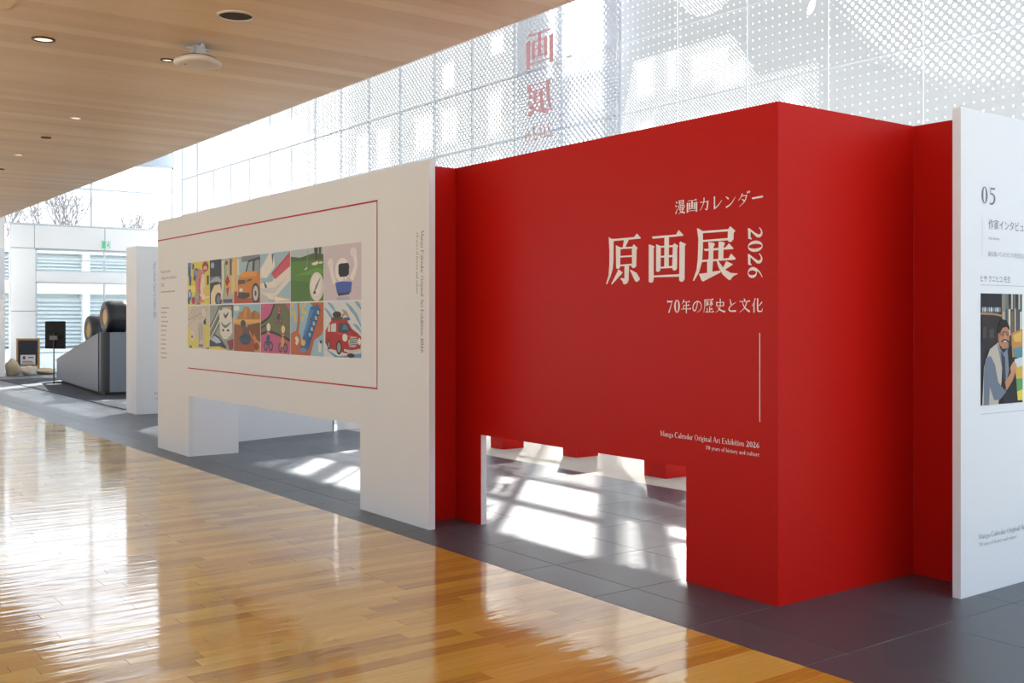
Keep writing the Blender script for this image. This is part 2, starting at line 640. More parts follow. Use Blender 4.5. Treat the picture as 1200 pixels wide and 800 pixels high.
# ---- end wall far along the hall
wl = empty('wall_left', (FAR, 0, 0))
tag(wl, 'white panelled end wall of the atrium', 'wall', kind='structure')
def wpanel(y0, y1, z0, z1, dx=0.0):
    box('panel', -0.2 + dx, 0.0 + dx, y0 + 0.012, y1 - 0.012, z0 + 0.012, z1 - 0.012, WALLW, wl)
box('backing', -0.22, -0.02, 6.32, 7.0, 0, 4.24, pmat('joint_grey', 'a9adb0', 0.7), wl)
box('backing', -0.22, -0.02, 7.0, 11.0, 3.55, 4.24, pmat('joint_grey', 'a9adb0', 0.7), wl)
wpanel(6.32, 6.96, 3.56, 4.24)
wpanel(6.96, 8.92, 3.56, 4.24)
wpanel(8.92, 10.98, 3.56, 4.24)
wpanel(6.32, 7.0, 1.75, 3.56)
wpanel(6.32, 7.0, 0.0, 1.75)
box('beam', -0.35, 0.05, 3.5, 11.0, 6.22, 6.6, pmat('blue_grey_beam', 'b8c4d4', 0.7), wl)  # bluish grey roof beam across the end glazing

def window(name, label, y0, y1, z0, z1, ys, zs_, fw=0.05):
    w = empty(name, (FAR - 0.1, 0, 0))
    tag(w, label, 'window', kind='structure')
    bm = bmesh.new()
    bm_box(bm, -0.05, 0.05, y0, y1, z0, z0 + fw)
    bm_box(bm, -0.05, 0.05, y0, y1, z1 - fw, z1)
    bm_box(bm, -0.05, 0.05, y0, y0 + fw, z0, z1)
    bm_box(bm, -0.05, 0.05, y1 - fw, y1, z0, z1)
    from_bm('frame', bm, FRAMEM, w)
    for yy in ys:
        box('mullion', -0.05, 0.05, yy - fw / 2, yy + fw / 2, z0 + fw, z1 - fw, FRAMEM, w)
    for zz in zs_:
        box('transom', -0.045, 0.045, y0 + fw, y1 - fw, zz - fw / 2, zz + fw / 2, FRAMEM, w)
    ya = [y0] + list(ys) + [y1]
    za = [z0] + list(zs_) + [z1]
    for a in range(len(ya) - 1):
        for b in range(len(za) - 1):
            box('pane', -0.006, 0.006, ya[a] + 0.02, ya[a + 1] - 0.02, za[b] + 0.02, za[b + 1] - 0.02, GLASS, w)
    return w

window('window_1', 'tall clear clerestory window above the white end wall', 3.6, 11.0, 4.24, 6.22, [6.0, 8.55], [5.38])
window('window_6', 'upper clear clerestory window above the end wall beam', 3.6, 11.0, 6.6, 8.3, [6.0, 8.55], [])
window('window_2', 'long narrow strip window under the white end wall header', 7.0, 10.98, 2.9, 3.55, [8.93], [3.25], 0.04)
window('window_3', 'large lower shop window at the foot of the end wall', 7.0, 10.98, 0.05, 2.6, [8.93], [0.55], 0.04)
box('panel', -0.2, 0.0, 7.0, 10.98, 2.6, 2.9, WALLW, wl)
# porch block on the hall side of the end wall
pb = empty('wall_porch', (-30.6, 0, 0))
tag(pb, 'white porch wall with a window beside the end wall', 'wall', kind='structure')
box('panel', -2.0, 0, 3.9, 5.78, 0.0, 0.9, WALLW, pb)
box('panel', -2.0, 0, 3.9, 5.78, 0.905, 2.05, WALLW, pb)
box('window_frame', -0.1, 0.0, 5.66, 5.78, 2.05, 3.4, FRAMEM, pb)
box('pane', -0.06, -0.05, 3.9, 5.66, 2.05, 3.4, GLASS, pb)
box('header', -2.0, 0, 3.9, 5.78, 3.4, 4.24, WALLW, pb)

# ---- glazed end beside the photographer (daylight side)
w4 = empty('window_4', (5.6, 0, 0))
tag(w4, 'glazed end wall on the daylight side', 'window', kind='structure')
for yy in (-6.5, -3, 0, 3.6, 7.3, 11.0):
    box('mullion', -0.05, 0.05, yy - 0.04, yy + 0.04, 0, CEIL if yy < 3.5 else 8.3, FRAMEM, w4)
box('transom', -0.05, 0.05, -6.5, 11, 2.4, 2.46, FRAMEM, w4)

# ================================================================== PRINT AND LETTERING
def bez(pts, n=5):
    """Smooth polyline through control points (Catmull-Rom)."""
    if len(pts) < 3:
        return pts
    P = [pts[0]] + list(pts) + [pts[-1]]
    out = []
    for i in range(1, len(P) - 2):
        for k in range(n):
            t = k / n
            a, b, c, d = P[i - 1], P[i], P[i + 1], P[i + 2]
            out.append(tuple(0.5 * (2 * b[j] + (c[j] - a[j]) * t + (2 * a[j] - 5 * b[j] + 4 * c[j] - d[j]) * t * t
                             + (3 * b[j] - a[j] - 3 * c[j] + d[j]) * t ** 3) for j in (0, 1)))
    out.append(pts[-1])
    return out

def brush(pts, w0, w1, wm=None):
    p = bez(pts)
    n = len(p)
    L, R = [], []
    for i in range(n):
        a, b = p[max(0, i - 1)], p[min(n - 1, i + 1)]
        dx, dy = b[0] - a[0], b[1] - a[1]
        l = math.hypot(dx, dy) or 1
        t = i / (n - 1)
        w = (w0 + (w1 - w0) * t) if wm is None else (w0 + (wm - w0) * t * 2 if t < .5 else wm + (w1 - wm) * (2 * t - 1))
        w /= 2
        L.append((p[i][0] - dy / l * w, p[i][1] + dx / l * w))
        R.append((p[i][0] + dy / l * w, p[i][1] - dx / l * w))
    return L + R[::-1]

def sH(x0, x1, y, u=1):
    r = [[(x0, y - 2.6), (x1, y - 2.6), (x1, y + 2.6), (x0, y + 2.6)]]
    if u:
        r.append([(x1 - 15, y), (x1 - 6, y + 11), (x1 + 3, y + 1), (x1 + 2, y - 2.6)])
    return r

def sV(x, y1, y0, w=10):
    return [[(x - w / 2, y0), (x + w / 2, y0), (x + w / 2, y1 - 3), (x + w / 2 + 3, y1), (x - w / 2, y1 + 3)]]

def sL(*p): return [brush(p, 10, 2)]
def sR(*p): return [brush(p, 3, 14, 9)]
def sU(*p): return [brush(p, 11, 2)]
def sD(x0, y0, x1, y1): return [brush([(x0, y0), ((x0 + x1) / 2, (y0 + y1) / 2 + 1), (x1, y1)], 4, 13)]

def ell(cx, cy, rx, ry, n=20):
    return [(cx + rx * math.cos(2 * math.pi * i / n), cy + ry * math.sin(2 * math.pi * i / n)) for i in range(n)]

def ring(a, b):
    n = len(a)
    return [[a[i], a[(i + 1) % n], b[(i + 1) % n], b[i]] for i in range(n)]

TITLE = {
'gen': [[29,318,68,302,77,290,75,169,68,113,47,66,14,18,4,21,29,76,36,142,37,228,32,292],[61,304,265,303,292,324,327,295,322,291,75,290],[173,292,219,292,185,244,162,243],[98,263,142,246,138,129,135,117,117,113,103,115,100,130],[247,240,262,260,298,235,289,222,286,123,268,112,251,113,240,125,247,134],[121,247,262,245,262,234,124,236],[138,193,247,192,247,182,138,183],[135,138,247,140,245,129,135,128],[178,132,221,132,217,37,204,19,180,13,166,18,162,32,138,51,149,54,178,50],[121,111,162,88,149,77,61,16,55,19,107,88],[226,103,241,101,289,81,317,48,315,37,292,25,275,31,241,83]],
'ga': [[422,297,629,296,650,322,690,290,684,285,433,283],[532,292,570,291,569,105,530,105],[461,249,501,235,499,108,494,86,475,80,461,86],[602,236,618,246,647,228,639,217,637,94,623,84,604,86,597,100],[478,236,626,235,626,223,497,226],[497,176,600,176,600,164,497,166],[497,110,600,112,600,100,497,100],[397,249,407,250,449,236,440,223,440,38,433,20,414,17,397,23],[657,247,666,253,711,235,702,223,699,30,687,17,666,16,655,25],[439,60,658,61,658,46,439,49]],
'ten': [[798,321,809,320,845,302,845,212,839,129,814,66,775,18,765,20,795,80,805,149,809,260],[839,303,1040,300,1040,288,845,290],[1035,298,1052,316,1090,288,1078,277,1076,242,1058,227,1040,230,1033,240],[842,251,1034,251,1035,238,845,240],[887,237,929,230,939,221,927,207,924,135,918,67,910,60,878,59,878,128,889,145,890,196],[965,236,1007,230,1013,218,1003,205,1001,129,963,128],[852,199,1016,199,1043,221,1076,191,1072,187,861,187],[839,136,1040,138,1059,163,1093,134,1087,127,839,125],[814,57,895,62,920,67,977,71,981,60,845,12,833,21],[950,127,965,124,1010,77,1058,54,1106,50,1106,46,1075,36,1051,14,1040,17,998,46,965,88],[1022,122,1072,103,1069,99,1013,74,1001,88]],
}
def title_polys(k):
    return [[(q[i] / 1000.0, q[i + 1] / 1000.0) for i in range(0, len(q), 2)] for q in TITLE[k]]

def normed(polys):
    xs = [p[0] for q in polys for p in q]
    ys = [p[1] for q in polys for p in q]
    s = 100.0 / max(max(xs) - min(xs), max(ys) - min(ys))
    return [[((p[0] - min(xs)) * s, (p[1] - min(ys)) * s) for p in q] for q in polys]

_two = [(0, 78), (14, 92), (37, 100), (58, 94), (68, 80), (65, 61), (44, 40), (22, 18), (60, 18), (74, 27), (77, 23), (70, 2), (0, 0), (0, 8),
        (33, 48), (48, 72), (44, 85), (32, 89), (16, 85), (4, 75)]
_two = [(x * 0.8, y) for x, y in _two]
GL = {
    '0': ring(ell(30, 50, 30, 50), ell(30, 50, 12.5, 45)),
    '2': [_two],
    '6': ring(ell(31, 31, 29, 31), ell(32, 30, 13, 26)) + [brush([(58, 100), (30, 80), (12, 52), (9, 30)], 3, 17)],
    '7': [[(0, 98), (4, 98), (8, 92), (58, 92), (58, 98), (24, 0), (10, 0), (46, 80), (8, 80), (2, 72)]],
    '5': [[(14, 98), (52, 98), (56, 104), (58, 88), (17, 88), (14, 60), (9, 60)], brush([(12, 60), (34, 62), (52, 46), (50, 20), (30, 3), (4, 4)], 5, 7, 15)],
    '漫': sD(10, 92, 22, 80) + sD(4, 66, 16, 54) + sU((8, 2), (14, 18), (26, 42)) + sV(42, 98, 68, 8) + sV(80, 98, 68, 8) + sH(42, 80, 96, 0)
         + sH(42, 80, 83, 0) + sH(42, 80, 70, 0) + sV(36, 60, 40, 7) + sV(88, 60, 40, 7) + sH(36, 88, 59, 0) + sH(36, 88, 41, 0)
         + sV(53, 60, 41, 6) + sV(71, 60, 41, 6) + sH(38, 82, 31) + sL((80, 31), (62, 12), (34, 0)) + sR((46, 28), (62, 12), (94, 3)),
    '画': normed(title_polys('ga')),
    '原': normed(title_polys('gen')),
    '展': normed(title_polys('ten')),
    'カ': sH(10, 80, 66, 0) + [brush([(79, 72), (77, 40), (70, 8), (54, 16)], 12, 3, 11)] + sL((46, 96), (42, 58), (10, 4)),
    'レ': sV(26, 94, 10, 11) + [brush([(22, 8), (56, 28), (92, 64)], 13, 2)],
    'ン': sD(12, 84, 36, 66) + [brush([(14, 8), (56, 30), (94, 76)], 13, 2)],
    'ダ': sL((40, 92), (28, 68), (6, 46)) + sH(34, 76, 76, 0) + sL((76, 80), (58, 36), (14, 2)) + sD(34, 54, 58, 38) + sD(78, 102, 86, 90) + sD(92, 106, 100, 94),
    'ー': [[(6, 56), (90, 62), (98, 54), (92, 48), (10, 44)]],
    '年': sL((30, 100), (20, 80), (6, 64)) + sH(22, 86, 82) + sH(26, 82, 55) + sV(27, 55, 30, 8) + sH(2, 98, 28) + sV(54, 82, -4, 10),
    'の': [brush([(54, 80), (46, 44), (30, 16), (14, 18), (8, 42), (22, 70), (52, 84), (80, 74), (92, 48), (82, 20), (50, 2)], 8, 3, 9)],
    '歴': sH(10, 94, 95) + sL((14, 96), (13, 46), (2, 0)) + sH(22, 52, 78, 0) + sV(37, 90, 46, 7) + sL((36, 76), (30, 62), (20, 52)) + sD(40, 70, 50, 58)
         + sH(58, 92, 78, 0) + sV(74, 90, 46, 7) + sL((73, 76), (66, 62), (56, 52)) + sD(77, 70, 90, 58) + sV(60, 42, 6, 8) + sH(62, 86, 24) + sV(36, 30, 6, 8) + sH(16, 98, 4),
    '史': sV(16, 76, 46, 9) + sV(80, 76, 46, 9) + sH(16, 80, 74, 0) + sH(16, 80, 49, 0) + sL((50, 100), (49, 46), (36, 18), (4, 0)) + sR((24, 40), (50, 18), (96, 4)),
    'と': sD(28, 96, 40, 56) + [brush([(82, 72), (40, 50), (20, 28), (32, 10), (84, 10)], 3, 12, 9)],
    '文': [brush([(44, 100), (54, 84)], 4, 12)] + sH(4, 96, 78) + sL((70, 78), (52, 34), (6, 0)) + sR((28, 76), (52, 32), (96, 4)),
    '化': sL((32, 98), (22, 70), (2, 42)) + sV(22, 66, -2, 10) + sL((92, 72), (72, 52), (54, 42)) + [brush([(54, 98), (54, 30), (60, 8), (90, 8), (95, 28)], 11, 3, 11)],
}

def _st(x, y0, y1, w=11, foot=1, head=1):
    r = [[(x - w / 2, y0), (x + w / 2, y0), (x + w / 2, y1), (x - w / 2, y1)]]
    if foot:
        r.append([(x - w / 2 - 7, y0), (x + w / 2 + 7, y0), (x + w / 2 + 7, y0 + 4), (x - w / 2 - 7, y0 + 4)])
    if head:
        r.append([(x - w / 2 - 8, y1 - 7), (x, y1 - 2), (x + w / 2, y1), (x - w / 2 - 2, y1 - 12)])
    return r

def _rg(cx, cy, rx, ry): return ring(ell(cx, cy, rx, ry, 16), ell(cx, cy, max(2, rx - 11), ry - 4, 16))
def _hb(x0, x1, y, w=5): return [[(x0, y - w / 2), (x1, y - w / 2), (x1, y + w / 2), (x0, y + w / 2)]]

LAT = {
    ' ': (30, []),
    'M': (98, _st(12, 0, 100, 6) + [brush([(14, 100), (48, 6)], 13, 12), brush([(48, 6), (84, 100)], 5, 5)] + _st(86, 0, 100, 12)),
    'a': (48, _st(37, 0, 46, 10, 1, 0) + [brush([(8, 48), (22, 61), (38, 44)], 8, 8, 5)] + _rg(20, 18, 17, 19)),
    'n': (60, _st(12, 0, 62) + [brush([(14, 44), (30, 60), (45, 40)], 4, 10, 7)] + _st(45, 0, 44, 11, 1, 0)),
    'g': (50, _rg(23, 42, 18, 20) + _rg(24, -12, 22, 16) + [brush([(14, 26), (12, 10), (36, 4)], 5, 8), brush([(36, 54), (50, 60)], 4, 7)]),
    'C': (82, [brush([(74, 78), (46, 101), (12, 74), (12, 26), (44, -1), (76, 18)], 5, 4, 17)]),
    'l': (24, _st(12, 0, 100)),
    'e': (48, _hb(10, 42, 36) + [brush([(42, 36), (34, 60), (18, 60), (7, 36), (12, 10), (28, 0), (44, 12)], 5, 4, 12)]),
    'd': (56, _rg(23, 31, 19, 32) + _st(43, 0, 100, 11)),
    'r': (40, _st(12, 0, 62) + [brush([(14, 42), (25, 58), (37, 56)], 4, 11)]),
    'O': (90, _rg(44, 50, 40, 52)),
    'i': (24, _st(12, 0, 62) + [ell(11, 84, 7, 7, 10)]),
    'A': (80, [brush([(6, 0), (40, 102)], 5, 5), brush([(38, 102), (74, 0)], 13, 13)] + _hb(18, 60, 36) + _hb(-2, 18, 2, 4) + _hb(60, 84, 2, 4)),
    't': (32, [brush([(13, 80), (13, 14), (22, 0), (31, 6)], 9, 4, 10)] + _hb(2, 29, 60)),
    'E': (66, _st(14, 0, 100, 12, 1, 0) + _hb(4, 58, 98) + _hb(14, 48, 52) + _hb(4, 62, 2) + _hb(54, 58, 91, 16) + _hb(58, 62, 9, 18)),
    'x': (52, [brush([(6, 62), (46, 0)], 11, 11), brush([(44, 62), (6, 0)], 4, 4)] + _hb(0, 20, 60, 4) + _hb(32, 52, 2, 4)),
    'h': (60, _st(12, 0, 100) + [brush([(14, 44), (30, 60), (45, 40)], 4, 10, 7)] + _st(45, 0, 44, 11, 1, 0)),
    'b': (56, _st(12, 0, 100, 11, 0) + _rg(32, 31, 20, 32)),
    'o': (52, _rg(26, 31, 23, 32)),
    'y': (52, [brush([(8, 62), (27, 4)], 11, 10), brush([(45, 62), (24, -4), (8, -28)], 4, 9)] + _hb(0, 20, 60, 4) + _hb(36, 54, 60, 4)),
    's': (42, [brush([(36, 50), (20, 60), (9, 48), (22, 32), (36, 15), (22, 1), (6, 12)], 4, 4, 12)]),
    'f': (32, [brush([(13, 0), (13, 76), (22, 99), (36, 95)], 11, 7, 10)] + _hb(1, 29, 60) + _hb(2, 25, 2, 4)),
    'c': (46, [brush([(40, 48), (24, 61), (8, 38), (12, 10), (28, 0), (43, 12)], 9, 4, 12)]),
    'u': (60, _st(12, 12, 62, 11, 0) + [brush([(12, 20), (26, 1), (44, 14)], 10, 4)] + _st(46, 0, 62, 11)),
}
for _c in '0267':
    LAT[_c] = (66, [[(p[0] + 3, p[1]) for p in q] for q in GL[_c]])

def serif(body):
    out, x = [], 0.0
    for c in body:
        a, g = LAT[c]
        out += [[(x + p[0], p[1]) for p in q] for q in g]
        x += a + 5
    return out

def set_glyphs(s, x0, y0, w, h, gap=0.0, narrow=None):
    """Lay a row of glyphs into the box x0..x0+w, y0..y0+h."""
    adv = [60 if c in '025679' else 100 for c in s]
    tot = sum(adv) + gap * (len(s) - 1)
    k = w / tot
    x = x0
    out = []
    for c, a in zip(s, adv):
        for q in GL[c]:
            out.append([(x + p[0] * k, y0 + p[1] * h / 100.0) for p in q])
        x += (a + gap) * k
    return out

def font_polys(body):
    """Outline text with the built-in typeface: list of triangles/polys, unit size."""
    cu = bpy.data.curves.new('lettering', 'FONT')
    cu.body = body
    cu.resolution_u = 2
    ob = bpy.data.objects.new('lettering', cu)
    COL.objects.link(ob)
    dg = bpy.context.evaluated_depsgraph_get()
    me = bpy.data.meshes.new_from_object(ob.evaluated_get(dg))
    vs = [(v.co.x, v.co.y) for v in me.vertices]
    out = [[vs[i] for i in p.vertices] for p in me.polygons]
    bpy.data.objects.remove(ob)
    bpy.data.curves.remove(cu)
    bpy.data.meshes.remove(me)
    return out

def fit(polys, x0, y0, w, h=None):
    xs = [p[0] for q in polys for p in q]
    ys = [p[1] for q in polys for p in q]
    sx = w / (max(xs) - min(xs))
    sy = sx if h is None else h / (max(ys) - min(ys))
    return [[(x0 + (p[0] - min(xs)) * sx, y0 + (p[1] - min(ys)) * sy) for p in q] for q in polys]

def rot_cw(polys):
    """Turn text to read downwards."""
    return [[(p[1], -p[0]) for p in q] for q in polys]

def flat(name, layers, plane, parent, step=0.0003, base=0.0006):
    """layers: (polygon, hex colour). Thin printed film, later layers lie on earlier ones."""
    mats, idx, vs, fs, fm = [], {}, [], [], []
    for n, (poly, col) in enumerate(layers):
        if col not in idx:
            idx[col] = len(mats)
            mats.append(ink(col))
        o = base + step * n
        k = len(vs)
        vs += [plane(u, v, o) for u, v in poly]
        fs.append(tuple(range(k, k + len(poly))))
        fm.append(idx[col])
    return raw(name, vs, fs, mats, fm, parent)

def letters(name, polys, col, plane, parent, off=0.0008):
    """Flat lettering; lines too small to pick apart letter by letter are kind stuff."""
    vs, fs = [], []
    for q in polys:
        k = len(vs)
        off += 0.00004 if len(polys) < 60 else 0.000004
        vs += [plane(u, v, off) for u, v in q]
        fs.append(tuple(range(k, k + len(q))))
    o = raw(name, vs, fs, ink(col), None, parent)
    if name in ('caption', 'credit_line', 'small_lettering', 'side_lettering', 'heading_lettering', 'name_lettering'):
        o['kind'] = 'stuff'
    return o

# ================================================================== WHITE CALENDAR PANEL
WY, WX0, WX1, PH = 4.075, -12.695, -6.565, 2.70
wp = empty('display_panel', ((WX0 + WX1) / 2, WY, 0))
tag(wp, 'wide white display panel with twelve calendar pictures inside a red line border', 'display panel')
def P(u, v, o): return (u - (WX0 + WX1) / 2, -o, v)
cx = (WX0 + WX1) / 2
prism_xz('face_panel', [(WX0 - cx, 0), (-11.63 - cx, 0), (-11.63 - cx, 0.68), (-7.622 - cx, 0.68), (-7.622 - cx, 0), (WX1 - cx, 0), (WX1 - cx, PH), (WX0 - cx, PH)], 0, 0.05, PANEL, wp)
box('leg_box', WX0 - cx + 0.003, -11.632 - cx, 0.0502, 0.58, 0, 0.678, PANEL_COOL, wp)
box('wing', WX0 - cx + 0.003, WX0 + 0.05 - cx, 0.0502, 0.58, 0.679, PH - 0.002, PANEL_COOL, wp)
box('base_strip', -7.60 - cx, WX1 - 0.01 - cx, 0.004, 0.046, 0.0005, 0.012, pmat('dark_base', '3a3a3c', 0.7), wp)

def bar(x0, z0, x1, z1, w):
    if abs(x0 - x1) < 1e-6:
        return [(x0 - w / 2, z0), (x0 + w / 2, z0), (x0 + w / 2, z1), (x0 - w / 2, z1)]
    return [(x0, z0 - w / 2), (x1, z0 - w / 2), (x1, z1 + w / 2), (x0, z1 + w / 2)]
letters('red_border_line', [bar(WX0 + 0.001, 2.466, -7.34, 2.466, 0.014), bar(-7.34, 0.985, -7.34, 2.473, 0.014), bar(-11.647, 0.988, -7.333, 0.988, 0.012)], 'b01a1e', P, wp)

# ---- the twelve pictures
def art():
    A = []
    R = lambda x0, y0, x1, y1: [(x0, y0), (x1, y0), (x1, y1), (x0, y1)]
    E_ = lambda cx, cy, rx, ry, n=16: ell(cx, cy, rx, ry, n)
    def line(*p, w=0.012): return brush(list(p), w, w)
    full = R(0, 0, 1, 1)
    # 1 yellow comic page
    L = [(full, 'd9cf52'), (R(0, 0.86, 0.16, 1), '5f86ad'), (R(0, .3, .5, .45), 'e4dc7a')]
    for a in ((.08, .78, .07, .13), (.12, .58, .06, .14), (.26, .9, .05, .08), (.4, .74, .12, .12), (.1, .24, .09, .13), (.33, .62, .07, .06), (.05, .1, .06, .09)):
        L.append((E_(*a), '3d5f8c'))
    L += [(E_(.39, .75, .07, .07), '6fa0b5'), (E_(.1, .25, .05, .08), 'b9cbe0'), (brush([(.66, .8), (.58, .5), (.6, .05)], .3, .34, .44), 'c98478'), (brush([(.74, .7), (.7, .4), (.74, .1)], .1, .12, .2), 'e9d6c8')]
    L += [(E_(.82, .87, .14, .12), '8f3b3c'), (E_(.82, .84, .09, .05), 'e2ad97'), (R(.9, .45, .98, .66), '22242c'), (E_(.28, .1, .1, .09), 'a8405c'), (E_(.42, .2, .09, .09), '7fb9b0'), (E_(.8, .32, .08, .09), 'd8c878'), (line((.55, .25), (.75, .16), (1, .17), w=.03), 'f0e4da')]
    L += [(R(.42, 0, .6, .05), '6d79b8'), (line((.56, .62), (.54, .4), (.56, .1), w=.02), '5d3a3e')]
    A.append(L)
    # 2 space and workshop page
    L = [(full, '2e3440'), (R(.5, 0, 1, 1), 'b8b6a8'), (E_(.12, .88, .08, .07), '9db3c6'), (R(0, .52, .46, .62), '6f7a84'), (brush([(.02, .5), (.3, .56), (.48, .5)], .04, .06, .12), 'a9b2b8')]
    L += [([(.05, 0), (.05, .25), (.2, .42), (.45, .45), (.52, .2), (.5, 0)], 'e6d9b4'), (E_(.38, .1, .15, .16), '454a52'), (E_(.38, .1, .08, .09), '7a818a')]
    L += [(brush([(.56, .95), (.6, .6), (.5, .1)], .1, .06, .14), 'd6dbd2'), (brush([(.63, .9), (.66, .55), (.6, .2)], .05, .03, .07), '7fa86d'), (brush([(.72, .98), (.8, .6), (.78, .2)], .04, .1, .14), 'c8b9a4')]
    L += [([(.66, .48), (.76, .64), (.86, .48), (.76, .14)], 'b03030'), (brush([(.62, .5), (.74, .36), (.9, .52)], .03, .03, .05), 'e3b23c'), (R(.9, .2, 1, .9), 'd9c58c'), (R(.86, .62, .93, .98), '5a3a34'), (R(.58, .02, .96, .1), '4d5a78'), (E_(.72, .9, .05, .05), '5a3a34')]
    A.append(L)
    # 3 orange car
    L = [(full, 'a9c3cf'), (R(0, 0, .12, 1), 'e0b96a'), (R(0, 0, .14, .26), 'b34b32'), (R(.12, 0, 1, .16), 'b0502f'), (R(.3, .88, 1, 1), '7d8a90'), (R(.14, .62, .2, .95), 'd9e4e6')]
    L += [([(.42, .62), (.55, .9), (.98, .95), (1, .95), (1, .6)], '38424a'), ([(.48, .64), (.58, .86), (.72, .88), (.7, .64)], '9fb2b8'), ([(.78, .64), (.8, .88), (.96, .9), (1, .62)], '8c9ca4')]
    L += [([(.16, .5), (.24, .62), (.5, .66), (1, .62), (1, .1), (.66, .1), (.2, .12), (.15, .3)], 'd08433'), ([(.2, .6), (.4, .67), (.9, .66), (.84, .56), (.3, .55)], 'df9a47'), ([(.17, .4), (.46, .42), (.44, .5), (.17, .5)], '4c4c4c'), ([(.5, .44), (.7, .48), (.68, .52), (.5, .5)], '59646b')]
    L += [([(.16, .12), (.4, .08), (.62, .14), (.6, .22), (.18, .24)], '3e4042'), (R(.22, .25, .34, .32), 'e9e6dc'), (E_(.83, .2, .15, .22), '2e3032'), (E_(.83, .2, .1, .16), 'c6c8c8'), (E_(.83, .2, .04, .06), '55585a')]
    A.append(L)
    # 4 airliner
    L = [(full, '9dc0d2'), ([(.0, .7), (.3, 1), (.45, 1), (.5, .72), (.2, .5), (0, .52)], 'e8e4dc'), ([(.0, .12), (.0, .4), (.4, .42), (1, .95), (1, .42), (.42, .05)], 'e6e2da'), ([(.36, .58), (.98, .98), (1, .98), (1, .7), (.5, .46)], 'c75a68')]
    for i in range(8):
        L.append((E_(.45 + .068 * i, .6 + .042 * i, .011, .028, 8), '4c2a34'))
    L += [([(.38, .98), (.46, .98), (.42, .76)], '5a6468'), ([(.1, .44), (.2, .2), (.26, .22), (.2, .36)], '2f3236'), ([(0, 0), (0, .2), (.24, .12), (.3, 0)], 'c3c8ca'), ([(.5, 0), (.42, .14), (1, .06), (1, 0)], 'd9c6b0'), ([(.52, .02), (.46, .12), (.98, .04)], 'efe9df'), ([(.0, .3), (.5, .3), (.9, .5), (.5, .18), (0, .2)], 'cfd2d2'), (line((.4, .56), (.3, .4), w=.014), '9aa0a0')]
    A.append(L)
    # 5 golf
    L = [(full, '5b8a3d'), (R(0, .84, 1, 1), 'b3c7cc'), ([(0, .78), (0, .88), (.3, .84), (.7, .9), (1, .86), (1, .76)], '4a6b3a'), ([(0, .0), (0, .42), (.6, .36), (.6, 0)], '4e7a36'), ([(.1, .5), (.8, .62), (1, .58), (1, .5)], '6c9b48')]
    L += [(line((.54, .98), (.5, .64), w=.012), '8b9494'), ([(.42, .6), (.52, .66), (.5, .6)], 'd9dede'), ([(.72, 1), (.76, .78), (.82, .78), (.84, 1)], '4a4438'), ([(.86, 1), (.86, .78), (.92, .78), (.94, 1)], '57503f'), (brush([(.66, .7), (.76, .7), (.84, .72)], .03, .05, .06), 'e8e4dc'), (E_(.92, .71, .06, .02), 'dcd8d0')]
    L += [(E_(.8, .27, .21, .27, 24), 'dcdad4'), (E_(.78, .3, .15, .2, 20), 'e8e6e0'), (brush([(.74, .18), (.8, .28), (.9, .42)], .03, .02, .05), '777874'), (E_(.74, .16, .04, .03), '404442')]
    A.append(L)
    # 6 pale page with a white figure shape and a blue pot
    L = [(full, 'cfc6cf'), (brush([(.3, .3), (.22, .5), (.18, .66)], .1, .1, .09), 'e9e5e2'), (E_(.18, .68, .08, .09), 'e4dfdc'), (brush([(.74, .36), (.86, .6), (.82, .82)], .12, .1, .08), 'e9e5e2'), (E_(.8, .84, .09, .08), 'e4dfdc'), (E_(.5, .54, .19, .22, 20), 'ece8e4'),
         ([(.4, .64), (.46, .66), (.66, .66), (.69, .6), (.68, .46), (.62, .42), (.44, .42), (.4, .48)], '17181a'), ([(.31, .32), (.5, .34), (.76, .32), (.74, .14), (.36, .13)], '3f62b4'), ([(.37, .13), (.72, .14), (.68, .1), (.4, .08)], '3a3c42'), (R(.36, 0, .7, .06), 'a9b4d4'), (line((.55, .4), (.55, .34), w=.012), '55565a')]
    A.append(L)
    # 7 ink sketch
    L = [(full, 'cdc8bd')]
    for i in range(6):
        L.append((line((.02 + i * .12, .68), (.3 + i * .12, .98), w=.014), '9b978e'))
    L += [(line((0, .66), (.95, .9), w=.012), '8d897f'), (line((0, .5), (.4, .74), w=.01), '9b978e'), (R(.5, .2, .72, .6), 'bdb7ab'), (E_(.75, .84, .08, .09), 'd9d4c8'), ([(.72, .62), (.84, .72), (.86, .56), (.78, .56)], '33363a'), ([(.78, .04), (.78, .52), (.9, .6), (1, .5), (.98, .06)], 'd6cf5c'), ([(0, .1), (.02, .44), (.2, .48), (.26, .28), (.5, .22), (.5, .02), (.1, 0)], 'd8d062'), (E_(.22, .3, .1, .12), 'd9d2c2'), (R(.18, .24, .24, .3), '3b3c40'), (R(.52, .04, .72, .1), '777a80'), (line((.5, .5), (.56, .3), (.54, .12), w=.012), '6d6a64'), (line((.64, .56), (.68, .3), w=.012), '6d6a64'), ([(.86, 0), (.9, .03), (1, .03), (1, 0)], '3e5a7c'), (R(.1, 0, .2, .06), '49506a')]
    A.append(L)
    # 8 express train
    L = [(full, '9aa39c')]
    for i in range(6):
        L.append((brush([(.42, .98 - i * .08), (.2, .7 - i * .07), (0, .5 - i * .07)], .05, .02), ['46554c', 'c9cec6', '5f6e64'][i % 3]))
    L += [(R(.46, .72, 1, 1), '5c615c'), (R(.52, .84, .9, .96), 'a9aca4'), ([(.4, .86), (.46, .36), (.6, .24), (.8, .26), (.96, .4), (.92, .88), (.66, .94)], 'dcdcd4'), (brush([(.48, .62), (.66, .52), (.9, .62)], .02, .02, .07), '6f7a78'), (E_(.58, .44, .05, .025), '25282a'), (E_(.78, .44, .05, .025), '25282a'), (brush([(.6, .82), (.68, .74), (.8, .84)], .02, .02, .08), '4c5a50')]
